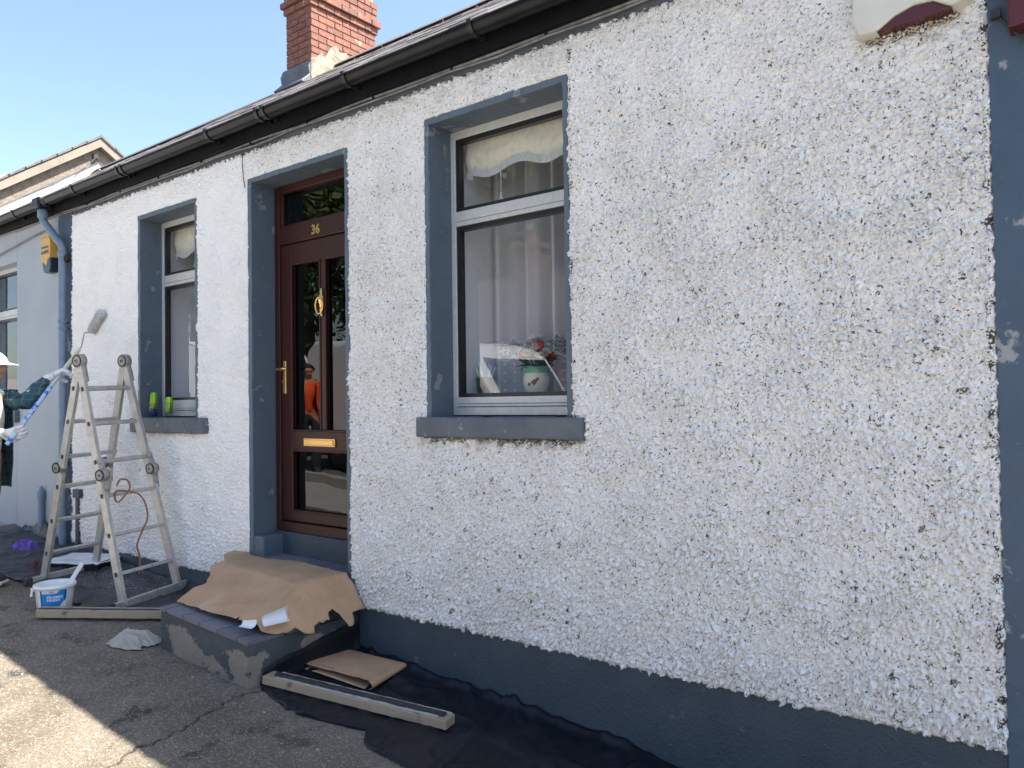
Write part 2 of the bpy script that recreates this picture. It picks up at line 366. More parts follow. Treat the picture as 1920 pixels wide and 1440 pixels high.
def arr_mesh(name, V, F, mat, attrs=None, smooth=True):
    me = bpy.data.meshes.new(name); nv, nf = len(V), len(F)
    me.vertices.add(nv); me.vertices.foreach_set('co', np.ascontiguousarray(V, np.float32).ravel())
    me.loops.add(nf*4); me.loops.foreach_set('vertex_index', np.ascontiguousarray(F, np.int32).ravel())
    me.polygons.add(nf); me.polygons.foreach_set('loop_start', np.arange(0, nf*4, 4, dtype=np.int32))
    try: me.polygons.foreach_set('loop_total', np.full(nf, 4, np.int32))
    except Exception: pass
    me.polygons.foreach_set('use_smooth', np.full(nf, smooth))
    me.update(calc_edges=True)
    for k, a in (attrs or {}).items():
        at = me.attributes.new(k, 'FLOAT', 'POINT'); at.data.foreach_set('value', np.ascontiguousarray(a, np.float32))
    me.materials.append(MATS[mat]); return me
def text_part(name, body, size, M, mat, parent, extrude=.001, align='CENTER', bold=0, sx=1.0):
    cu = bpy.data.curves.new(name, 'FONT'); cu.body = body; cu.size = size; cu.extrude = extrude; cu.align_x = align; cu.align_y = 'CENTER'; cu.offset = bold; cu.resolution_u = 3
    to = bpy.data.objects.new(name+'_tmp', cu); COL.objects.link(to)
    dg = bpy.context.evaluated_depsgraph_get(); dg.update()
    me = bpy.data.meshes.new_from_object(to.evaluated_get(dg)); bpy.data.objects.remove(to, do_unlink=True)
    me.transform(M @ Matrix.Diagonal((sx, 1, 1, 1))); me.materials.clear(); me.materials.append(MATS[mat])
    o = bpy.data.objects.new(name, me); link(o, parent)
    root = parent
    while root is not None and root.parent is not None: root = root.parent
    if root is not None and parent is root: o.matrix_parent_inverse = Matrix.Translation(-root.location)
    return o
def fft_noise(nx, nz, step, wl, seed, width=.45):
    """band limited noise, unit variance; wl = wavelength in metres"""
    g = np.random.default_rng(seed).standard_normal((nz, nx))
    kx = np.fft.fftfreq(nx, step)[None, :]; kz = np.fft.fftfreq(nz, step)[:, None]; k = np.sqrt(kx*kx+kz*kz)+1e-9
    F = np.fft.fft2(g)*np.exp(-.5*(np.log(k*wl)/width)**2); n = np.real(np.fft.ifft2(F)); return n/n.std()
def gz(x): return -0.086-0.058*x           # the street falls to the right
def sstep(a, b, x): t = np.clip((x-a)/(b-a), 0, 1); return t*t*(3-2*t)
ZV = (0, 0, 1)

# ------------------------------------------------------------------ ground
def build_ground():
    m = MB(); x0, x1, y0, y1 = -70, 60, -60, 40
    m.add([(x0, y0, gz(x0)-.022), (x1, y0, gz(x1)-.022), (x1, y1, gz(x1)-.022), (x0, y1, gz(x0)-.022)], [(0, 1, 2, 3)])
    tag(m.build('ground', 'pavement', recalc=False), 'grey ground running along the sloping street', kind='structure')
    m = MB(); m.add([(x0, -9.2, gz(x0)), (x1, -9.2, gz(x1)), (x1, -3.9, gz(x1)), (x0, -3.9, gz(x0))], [(0, 1, 2, 3)])
    tag(m.build('road', 'asphalt', recalc=False), 'dark asphalt road across from the cottages', kind='structure')
    m = MB()
    for (a, b) in ((-3.9, -3.75), (-9.35, -9.2)):
        m.add([(x0, a, gz(x0)-.1), (x1, a, gz(x1)-.1), (x1, b, gz(x1)-.1), (x0, b, gz(x0)-.1), (x0, a, gz(x0)+.11), (x1, a, gz(x1)+.11), (x1, b, gz(x1)+.11), (x0, b, gz(x0)+.11)],
              [(4, 5, 6, 7), (0, 1, 5, 4), (2, 3, 7, 6)])
    tag(m.build('kerb', 'pavement'), 'low concrete kerbs along the road', kind='structure')
    # yard in front of the cottages: a finely uneven sheet with a crack
    xs = np.arange(-8.8, -.3, .0100); ys = np.arange(-2.4, .06, .0100); X, Y = np.meshgrid(xs, ys)
    ny, nx = X.shape
    h = fft_noise(nx, ny, .0100, .05, 5)*.0011+fft_noise(nx, ny, .0100, .35, 6)*.0025+fft_noise(nx, ny, .0100, .03, 7)*.0008
    pts = np.array([(-3.50, -.66), (-3.55, -.80), (-3.53, -.93), (-3.47, -1.02), (-3.44, -1.15), (-3.38, -1.29), (-3.40, -1.42), (-3.33, -1.55), (-3.31, -1.75), (-3.22, -2.0), (-3.25, -2.6)])
    yy = pts[::-1, 1]; cx = np.interp(Y, yy, pts[::-1, 0])+.010*np.sin(Y*31)+.006*np.sin(Y*77+1)+fft_noise(nx, ny, .0100, .06, 8)*.003
    d = np.abs(X-cx); cr = (1-sstep(.002, .011, d))*(Y < -.64)
    V = np.stack([X, Y, gz(X)+h+.004-cr*.012], -1).reshape(-1, 3); i = np.arange(nx*ny).reshape(ny, nx)
    F = np.stack([i[:-1, :-1], i[:-1, 1:], i[1:, 1:], i[1:, :-1]], -1).reshape(-1, 4)
    o = link(bpy.data.objects.new('yard', arr_mesh('yard', V, F, 'concrete', {'crack': np.clip(cr.ravel()**.8, 0, 1)})))
    tag(o, 'stained concrete yard with a crack in front of the cottage', kind='structure')
build_ground()

# ------------------------------------------------------------------ the cottage
COT = thing('cottage', 'white roughcast cottage with blue grey trim and slate roof', 'cottage', (-3.8, 0, .2))
OPEN = {'small': (-6.22, -5.336, 1.40, 3.148), 'door': (-4.68, -3.634, .30, 3.160), 'big': (-2.985, -2.035, 1.415, 3.173)}
XL, XR, ZT, ZB = -7.44, -.300, 3.35, .39
def build_wall():
    st = .004; pad = .06
    ux = np.arange(XL, XR+1e-6, st); uz = np.arange(ZB-.012, ZT+.016, st); nx, nz = len(ux), len(uz)
    na = fft_noise(nx, nz, st, .024, 21, .42); nb = fft_noise(nx, nz, st, .055, 22, .4); nc = fft_noise(nx, nz, st, .013, 23, .35)
    low = fft_noise(nx, nz, st, .45, 24, .5); mid = fft_noise(nx, nz, st, .10, 25, .5)
    UX, UZ = np.meshgrid(ux, uz)
    fresh = sstep(-4.5, -4.75, UX)                                       # repainted part left of the door
    rough = (1.0-.30*sstep(2.3, 3.2, UZ)+.25*sstep(1.7, .5, UZ))*(1+.14*np.clip(low, -1.5, 1.5))
    rough = rough*(1-.28*fresh)
    h = rough*(.0078*np.abs(na)**.7+.0060*np.abs(nb)+.0018*nc)+.002*low
    thr = .36+.04*low+.06*(rough-.8)
    pit = sstep(thr+.10, thr-.12, np.abs(na)+.16*np.abs(nb))*sstep(.55, 1.0, .70*nc+.55*fft_noise(nx, nz, st, .035, 26, .4)+.22*mid+.12*low+.08)
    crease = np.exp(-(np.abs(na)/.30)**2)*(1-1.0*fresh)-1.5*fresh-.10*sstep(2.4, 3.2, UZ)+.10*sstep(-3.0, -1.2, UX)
    pit = pit*0
    pit = pit*(1-.90*fresh)*(1-.25*sstep(2.6, 3.2, UZ))
    for (a, b) in ((-2.035, .05),): pit = np.maximum(pit, .9*sstep(.55, .9, nc*.5+mid*.5)*np.exp(-((UX-a-.02)/.016)**2)*(UZ > 1.5))
    pit = np.maximum(pit, .95*sstep(.5, 1.0, nc*.6+mid*.6)*np.exp(-((UX-XR+.018)/.022)**2))
    stain = np.zeros_like(h)
    for (a, b, zt, dep, am) in ((-3.04, -1.96, 1.415, .055, 1.0), (-6.25, -5.2, 1.40, .05, .5), (-.72, -.36, 2.93, .07, .9)):
        stain = np.maximum(stain, am*sstep(a-.03, a+.05, UX)*sstep(b+.04, b-.05, UX)*sstep(zt-dep*(1.2+.5*mid), zt-.005, UZ)*(UZ < zt+.02))
    pit = np.maximum(pit, sstep(.5, .9, stain)*sstep(-.2, .5, nc))
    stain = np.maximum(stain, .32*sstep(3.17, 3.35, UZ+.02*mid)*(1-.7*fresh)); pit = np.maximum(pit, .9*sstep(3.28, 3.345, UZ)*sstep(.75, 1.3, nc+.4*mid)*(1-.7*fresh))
    ragged_t = ZT+.006*nb+.004*nc; ragged_b = ZB+.004*nb+.003*nc
    # non uniform columns: coarser far from the camera
    cols = [XL]
    while cols[-1] < XR: cols.append(cols[-1]+.0041+.0034*max(0, min(1, (-cols[-1]-3.2)/3.5)))
    cols = np.array(cols); cols[-1] = XR; ci = np.clip(np.round((cols-XL)/st).astype(int), 0, nx-1)
    H = h[:, ci]; P = pit[:, ci]; S = stain[:, ci]; Fr = fresh[:, ci]; X = np.repeat(cols[None, :], nz, 0); Z = UZ[:, ci].copy()
    RB, RT = ragged_b[:, ci], ragged_t[:, ci]; MB_ = nb[:, ci]
    Yv = -.012-H; Z -= .34*(1-.75*Fr)*(H-H.mean())                     # heavy paint sags below each lump
    # roll the edges back to the plane
    dist = np.minimum(np.minimum(Z-RB, RT-Z), np.minimum(X-XL+.004*MB_, XR-X+.003*MB_))
    for (a, b, c, d) in OPEN.values():
        dx = np.maximum(a-X, X-b); dz = np.maximum(c-Z, Z-d); dist = np.minimum(dist, np.maximum(dx, dz)+.003*MB_)
    k = np.clip(dist/.014, 0, 1); Yv = np.where(dist < 0, .01, -.004+(Yv+.004)*np.sqrt(k))
    keep = dist > -.012
    V = np.stack([X, Yv, Z], -1).reshape(-1, 3); ncol = len(cols); i = np.arange(nz*ncol).reshape(nz, ncol)
    F = np.stack([i[:-1, :-1], i[:-1, 1:], i[1:, 1:], i[1:, :-1]], -1).reshape(-1, 4)
    F = F[keep.ravel()[F].all(1)]
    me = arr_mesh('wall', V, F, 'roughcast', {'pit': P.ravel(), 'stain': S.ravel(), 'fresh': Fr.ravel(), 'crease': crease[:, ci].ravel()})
    o = link(bpy.data.objects.new('wall', me), COT); o.matrix_parent_inverse = Matrix.Translation(-COT.location)
build_wall()

def wob_box(m, a, b, n=24, amp=.0018, axis=2, seed=0):
    """a long box, subdivided along one axis, its long edges slightly wavy"""
    rr = random.Random(seed); lo, hi = list(a), list(b); ax = [0, 1, 2]; ax.remove(axis); p, q = ax; vs = []; fs = []
    for i in range(n+1):
        t = lo[axis]+(hi[axis]-lo[axis])*i/n
        for (u, v) in ((0, 0), (1, 0), (1, 1), (0, 1)):
            w = [0, 0, 0]; w[axis] = t; w[p] = (lo, hi)[u][p]+rr.uniform(-amp, amp); w[q] = (lo, hi)[v][q]+rr.uniform(-amp, amp); vs.append(w)
    for i in range(n):
        for k in range(4): fs.append((i*4+k, i*4+(k+1) % 4, i*4+4+(k+1) % 4, i*4+4+k))
    fs += [(3, 2, 1, 0), (n*4, n*4+1, n*4+2, n*4+3)]; m.add(vs, fs)

def build_trim():
    # plinth, following the falling ground; slightly battered face
    m = MB()
    def pl(x0, x1, n, seed):
        rr = random.Random(seed)
        def fn(u, v):
            x = x0+(x1-x0)*u; zb = gz(x)-.03; zt = ZB+.004; z = zb+(zt-zb)*v
            return Vector((x, -.012-.010*(1-v)+.004*mnoise.noise(Vector((x*3, z*4, seed)))+.0015*mnoise.noise(Vector((x*19, z*21, seed))), z))
        m.grid(fn, n, 14)
    pl(-3.64, -.300, 160, 1); pl(-7.44, -4.46, 110, 2)
    m.build('plinth', 'plinth_paint', COT, recalc=False)
    m = MB(); m.grid(lambda u, v: Vector((-7.6+8.2*u, -.004+.003*mnoise.noise(Vector((u*60, v*4, 0))), 3.30+.2*v)), 200, 6)
    m.build('eaves_band', 'band_paint', COT, recalc=False)
    # grey strips at either end of the front
    m = MB(); m.grid(lambda u, v: Vector((-.302+.62*u, -.022+.004*mnoise.noise(Vector((u*6, v*20, 2)))+.0015*mnoise.noise(Vector((u*40, v*160, 2))), -.15+3.75*v)), 20, 120)
    m.build('pilaster', 'pilaster_paint', COT, recalc=False)
    m = MB(); wob_box(m, (-7.72, -.016, .2), (-7.44, .02, 3.5), 60, .003, 2, 5)
    m.build('pilaster', 'pilaster_paint', COT)
    # surrounds: narrow band and the reveal behind it
    def surround(k, x0, x1, ix0, ix1, zt, izt, zb, seed):
        for (a, b, s) in ((x0, ix0, 1), (ix1, x1, 2)):
            m = MB(); wob_box(m, (a, -.016, zb), (b, .215, zt), 40, .0022, 2, seed+s); m.build('surround', 'surround_paint', COT, bevel=.003)
        m = MB(); wob_box(m, (x0, -.0165, izt), (x1, .215, zt+.001), 24, .0022, 0, seed+3); m.build('surround', 'surround_paint', COT, bevel=.003)
    surround('small', -6.224, -5.332, -6.187, -5.366, 3.150, 3.116, 1.50, 10)
    surround('door', -4.684, -3.630, -4.640, -3.667, 3.162, 3.130, .50, 20)
    surround('big', -2.988, -2.031, -2.955, -2.061, 3.175, 3.140, 1.51, 30)
    # worn block and upstand under the door
    m = MB(); wob_box(m, (-4.655, -.010, .555), (-4.54, .16, .712), 2, .004, 2, 41); m.build('door_block', 'surround_paint', COT, bevel=.012)
    m = MB(); wob_box(m, (-4.66, .150, .54), (-3.66, .24, .728), 24, .002, 0, 43); m.build('threshold', 'plinth_paint', COT, bevel=.006)
    # eaves: fascia, soffit
    m = MB(); m.box((-7.75, -.062, 3.402), (.9, -.036, 3.585)); m.box((-7.75, -.036, 3.418), (.9, .02, 3.44)); m.build('fascia', 'fascia_paint', COT, bevel=.003)
build_trim()

def gutter(parent, x0, x1, zoff, brackets, outlet=None):
    cy, cz, r = -.132, 3.508+zoff, .052; m = MB(); n = 14
    def prof(rad, flip=False):
        return [(cy+rad*math.cos(math.pi+math.pi*k/n), cz+rad*math.sin(math.pi+math.pi*k/n)) for k in range(n+1)]
    o_, i_ = prof(r), prof(r-.004); poly = o_+[(cy+r, cz)]+i_[::-1]
    poly = o_+i_[::-1]; N = len(poly)
    vs = [(x0, a, b) for a, b in poly]+[(x1, a, b) for a, b in poly]
    m.add(vs, [(i, (i+1) % N, N+(i+1) % N, N+i) for i in range(N)], True)
    m.tube([(x0, cy-r+.001, cz+.003), (x1, cy-r+.001, cz+.003)], .006, 8)
    g = m.build('gutter', 'gutter_plastic', parent)
    for bx in brackets:
        for dx in ([-.035, .035] if isinstance(bx, tuple) else [0]):
            x = (bx[0] if isinstance(bx, tuple) else bx)+dx; mm = MB(); pts = prof(r+.008)
            mm.prism(pts+[(a, b) for a, b in prof(r+.001)[::-1]], lambda a, b: Vector((x-.014, a, b)), lambda a, b: Vector((x+.014, a, b)))
            mm.box((x-.014, cy-r-.010, cz-.004), (x+.014, cy-r+.006, cz+.016)); mm.box((x-.014, cy+r-.002, cz-.06), (x+.014, cy+r+.02, cz+.012))
            b = mm.build('bracket', 'black_plastic', g); b.matrix_parent_inverse = Matrix.Identity(4)
            b.matrix_parent_inverse = Matrix.Translation(-parent.location) @ Matrix.Identity(4)
            b.matrix_parent_inverse = Matrix.Identity(4)
    return g
gutter(COT, -7.62, .9, 0, [-3.47, (-4.30,), -4.93, (-6.20,), -7.05, -2.5, -1.4, -.4])

SLOPE = .700; RIDGE_Y = 2.6; EAVE_Y, EAVE_Z = -.150, 3.522
def roof_z(y): return EAVE_Z+SLOPE*(y-EAVE_Y)
def slate_mesh(w, l):
    m = MB(); m.box((-w/2, -.004, 0), (w/2, l, .0035)); me = m.mesh('slate', 'slate'); return me
def roof(parent, x0, x1, dz, n_obj, name='roof', skip=None, back=True):
    m = MB(); zr = roof_z(RIDGE_Y)+dz; yb = 2*RIDGE_Y-EAVE_Y
    m.add([(x0, EAVE_Y+.05, roof_z(EAVE_Y+.05)+dz-.02), (x1, EAVE_Y+.05, roof_z(EAVE_Y+.05)+dz-.02), (x1, RIDGE_Y, zr-.02), (x0, RIDGE_Y, zr-.02)], [(0, 1, 2, 3)])
    m.add([(x0, RIDGE_Y, zr-.02), (x1, RIDGE_Y, zr-.02), (x1, yb, EAVE_Z+dz-.02), (x0, yb, EAVE_Z+dz-.02)], [(0, 1, 2, 3)])
    rf = m.build(name, 'roof_under', parent, recalc=False)
    ex, w = .225, .30; ang = math.atan(SLOPE); L = (RIDGE_Y-EAVE_Y)/math.cos(ang); nc = int(L/ex); nn = int(round((x1-x0)/w)); w = (x1-x0)/nn
    me = slate_mesh(w-.004, ex*1.7); count = 0; rest = MB()
    for c in range(nc+1):
        s = c*ex; y = EAVE_Y+s*math.cos(ang); z = EAVE_Z+dz+s*math.sin(ang)
        for i in range(nn):
            x = x0+(i+.5)*w+(w/2 if c % 2 else 0)
            if x > x1+.01 or (skip and skip(x, y)): continue
            M = Matrix.Translation((x+random.uniform(-.002, .002), y+random.uniform(-.006, .006), z+random.uniform(0, .003)-.004)) @ Matrix.Rotation(ang-R(.55)+random.uniform(-.003, .003), 4, 'X') @ Matrix.Rotation(random.uniform(-.012, .012), 4, 'Z')
            if s+ex*1.7 > L: M = M @ Matrix.Diagonal((1, max(.35, (L-s)/(ex*1.7)), 1, 1))
            if count < n_obj:
                o = bpy.data.objects.new('slate', me); link(o, rf); o.matrix_local = M @ Matrix.Identity(4); count += 1
                o.matrix_parent_inverse = Matrix.Identity(4)
            else:
                rest.box((-w/2+.002, -.004, 0), (w/2-.002, ex*1.7, .0035), M)
    if rest.v: tag(rest.build('slates', 'slate', rf), None, kind='stuff')
    rm = MB()
    for i in range(int((x1-x0)/.45)):
        a = x0+i*.45; rm.prism([(-.12, -.085), (-.11, -.07), (0, .018), (.11, -.07), (.12, -.085), (0, 0)], lambda u, v: Vector((a+.003, RIDGE_Y+u, zr+v+.03)), lambda u, v: Vector((a+.447, RIDGE_Y+u, zr+v+.03)))
    rm.build('ridge_tile', 'slate', rf, bevel=.004)
    return rf
def in_chimney(x, y): return -7.27 < x < -6.75 and 1.95 < y < 3.2
ROOF = roof(COT, -7.5, 0.0, 0, 290)
def gable_walls():
    m = MB()
    for x in (-7.46, -.04): m.prism([(.02, 0), (.02, 3.45), (RIDGE_Y, roof_z(RIDGE_Y)-.06), (5.2, 3.45), (5.2, 0)], lambda y, z: Vector((x-.05, y, z)), lambda y, z: Vector((x+.05, y, z)))
    m.box((-7.4, 5.1, 0), (-.1, 5.2, 3.5)); m.build('house_shell', 'room_wall', COT)
    m = MB()                                                                   # solid wall behind the roughcast, leaving the openings
    zs = (0, 3.44)
    for (a, b) in ((-7.45, -6.2), (-5.35, -4.67), (-3.645, -2.97), (-2.05, .3)): m.box((a, .012, zs[0]), (b, .24, zs[1]))
    for (a, b, z0, z1) in ((-6.2, -5.35, 0, 1.50), (-6.2, -5.35, 3.13, 3.44), (-4.67, -3.645, 3.145, 3.44), (-2.97, -2.05, 0, 1.51), (-2.97, -2.05, 3.155, 3.44), (-4.67, -3.645, 0, .55)): m.box((a, .0125, z0), (b, .24, z1))
    m.build('wall_core', 'room_wall', COT)
gable_walls()

def chimney():
    x0, x1, y0, y1, zb, zt = -7.25, -6.80, 2.18, 3.12, 4.95, 5.985
    m = MB(); m.box((x0+.014, y0+.014, zb), (x1-.014, y1-.014, 6.36)); ch = m.build('chimney', 'mortar', COT)
    bm_ = MB(); bm_.box((-.5, -.5, -.5), (.5, .5, .5)); me = bm_.mesh('brick', 'chimney_brick')
    bb = bmesh.new(); bb.from_mesh(me); bmesh.ops.bevel(bb, geom=bb.edges, offset=.03, segments=1, affect='EDGES'); bb.to_mesh(me); bb.free()
    cnt = [0]
    def brick(cx, cy, cz, sx, sy, sz=.065):
        o = bpy.data.objects.new('brick', me); link(o, ch); o.location = (cx+random.uniform(-.002, .002), cy+random.uniform(-.002, .002), cz+random.uniform(-.0015, .0015))
        o.scale = (sx, sy, sz); o.rotation_euler.z = random.uniform(-.008, .008); o.matrix_parent_inverse = Matrix.Identity(4); cnt[0] += 1
    def course(z, out, par):
        a0, a1, b0, b1 = x0-out, x1+out, y0-out, y1+out; d = .1025
        def run(lo, hi, off):
            cuts = [lo]; p = lo+off
            while p < hi-.05:
                if p-cuts[-1] > .04: cuts.append(p)
                p += .225
            cuts.append(hi); return [(cuts[i], cuts[i+1]) for i in range(len(cuts)-1)]
        fx, fy = ((0, d) if par else (d, 0))
        for (p, q) in run(b0+fx, b1-fx, .1125+.1025 if par else .225):                           # +X and -X faces
            for xc in (a1-d/2, a0+d/2): brick(xc, (p+q)/2, z, d, q-p-.010)
        for (p, q) in run(a0+fy, a1-fy, .225 if not par else .225):
            for yc in (b0+d/2, b1-d/2): brick((p+q)/2, yc, z, q-p-.010, d)
    z = zb+.16; c = 0
    while z < zt-.03: course(z, 0, c % 2); z += .075; c += 1
    for out in (.022, .05, .018, .018, .018): course(z, out, c % 2); z += .075; c += 1
    m = MB(); m.box((x0+.02, y0+.02, z-.04), (x1-.02, y1-.02, z+.02)); m.build('chimney_cap', 'cement', ch).matrix_parent_inverse = Matrix.Identity(4)
    # cement patch over the lower bricks of the sunny side
    out = [(2.165, 5.02), (2.165, 5.38), (2.24, 5.40), (2.30, 5.47), (2.36, 5.44), (2.44, 5.58), (2.52, 5.63), (2.57, 5.56), (2.66, 5.60), (2.72, 5.50), (2.84, 5.47), (2.86, 5.36), (2.9, 5.2), (2.9, 5.02)]
    m = MB(); m.prism(out, lambda y, z: Vector((x1-.01, y, z)), lambda y, z: Vector((x1+.014, y, z))); m.build('cement_patch', 'cement', ch, bevel=.006).matrix_parent_inverse = Matrix.Identity(4)
    # lead apron in front
    m = MB(); zf = roof_z(y0); m.prism([(y0-.012, zf+.20), (y0+.0, zf+.21), (y0, zf-.05), (y0-.13, zf-.075), (y0-.135, zf-.06), (y0-.030, zf+.045), (y0-.045, zf+.12)], lambda y, z: Vector((x0-.05, y, z)), lambda y, z: Vector((x1+.006, y, z)))
    m.build('flashing', 'lead', ch, bevel=.006).matrix_parent_inverse = Matrix.Identity(4)
    m = MB(); m.lathe([(.11, z), (.12, z+.05), (.095, z+.3), (.12, z+.36), (.12, z+.40)], 16, Matrix.Translation((-7.02, 2.45, 0))); m.lathe([(.11, z), (.12, z+.05), (.095, z+.3), (.12, z+.36), (.12, z+.40)], 16, Matrix.Translation((-7.02, 2.85, 0)))
    m.build('chimney_pot', 'roof_tile_far', ch).matrix_parent_inverse = Matrix.Identity(4)
chimney()
for o in bpy.data.objects:            # children of parts of the cottage keep world placement
    if o.parent is not None and o.parent.parent is COT: o.matrix_parent_inverse = Matrix.Identity(4)

# ---- windows
def sub(o): o.matrix_parent_inverse = Matrix.Identity(4); return o
def window(parent, x0, x1, z0, z1, zt0, zt1, zcill, sill=None, yf=.165, silver='frame_silver'):
    m = MB(); w = .034; y0, y1 = yf, yf+.05
    m.box((x0, y0, z0), (x0+w, y1, z1)); m.box((x1-w, y0, z0), (x1, y1, z1)); m.box((x0+w, y0, z1-w-.012), (x1-w, y1, z1)); m.box((x0+w, y0-.002, zt0+.012), (x1-w, y1, zt1-.006))
    m.box((x0+w, y0-.004, zt0-.016), (x1-w, y1, zt0+.009))
    m.box((x0+w, y0-.004, z0+.064), (x1-w, y1, zcill)); m.box((x0+w, y0-.014, z0+.048), (x1-w, y1, z0+.062)); m.box((x0+w, y0-.006, z0), (x1-w, y1, z0+.046))
    win = m.build('window', silver, parent, bevel=.003)
    g = .026
    m = MB()
    for (a, b) in ((zt1-.006, z1-w-.012), (zcill, zt0-.016)):
        m.box((x0+w, y0+.008, a), (x0+w+g, y1-.004, b)); m.box((x1-w-g, y0+.008, a), (x1-w, y1-.004, b)); m.box((x0+w+g, y0+.008, b-g), (x1-w-g, y1-.004, b)); m.box((x0+w+g, y0+.008, a), (x1-w-g, y1-.004, a+g*.8))
    sub(m.build('gasket', 'gasket', win))
    for (a, b) in ((zt1+.01, z1-w-.03), (zcill+.01, zt0-.03)):
        m = MB(); m.add([(x0+w+.01, y0+.028, a), (x1-w-.01, y0+.028, a), (x1-w-.01, y0+.028, b), (x0+w+.01, y0+.028, b)], [(0, 1, 2, 3)]); sub(m.build('pane', 'window_glass', win, recalc=False))
    if sill:
        m = MB(); wob_box(m, sill[0], sill[1], 30, .003, 0, int(-x0*10)); sub(m.build('sill', 'sill_paint', win, bevel=.008))
    return win
window(COT, -2.955, -2.061, 1.527, 3.140, 2.612, 2.686, 1.628, ((-3.040, -.055, 1.413), (-1.955, .165, 1.520)))
window(COT, -6.187, -5.366, 1.520, 3.116, 2.600, 2.680, 1.650, ((-6.290, -.055, 1.398), (-5.195, .165, 1.512)))
def room(x0, x1, z0, z1, deep, inner):
    m = MB()                                       # plastered inner reveal, then the dark room
    for (a, b) in (((x0-.03, .216, z0-.02), (x0, inner, z1+.02)), ((x1, .216, z0-.02), (x1+.03, inner, z1+.02)), ((x0-.03, .216, z1), (x1+.03, inner, z1+.03)), ((x0-.03, .216, z0-.03), (x1+.03, inner, z0))): m.box(a, b)
    m.build('inner_reveal', 'reveal_white', COT)
    m = MB(); a, b, c, d = x0-.45, x1+.45, z0-.9, z1+.25
    m.box((a-.05, inner, c), (a, deep, d)); m.box((b, inner, c), (b+.05, deep, d)); m.box((a, deep, c), (b, deep+.05, d)); m.box((a, inner, c-.05), (b, deep, c)); m.box((a, inner, d), (b, deep, d+.05))
    for (p, q, r_, s) in ((a, x0-.03, c, d), (x1+.03, b, c, d), (x0-.03, x1+.03, c, z0-.03), (x0-.03, x1+.03, z1+.03, d)): m.box((p, inner-.02, r_), (q, inner-.002, s))
    m.build('room_lining', 'room_wall', COT)
room(-2.955, -2.061, 1.64, 3.14, 2.4, .56); room(-6.187, -5.366, 1.655, 3.116, 2.0, .54)

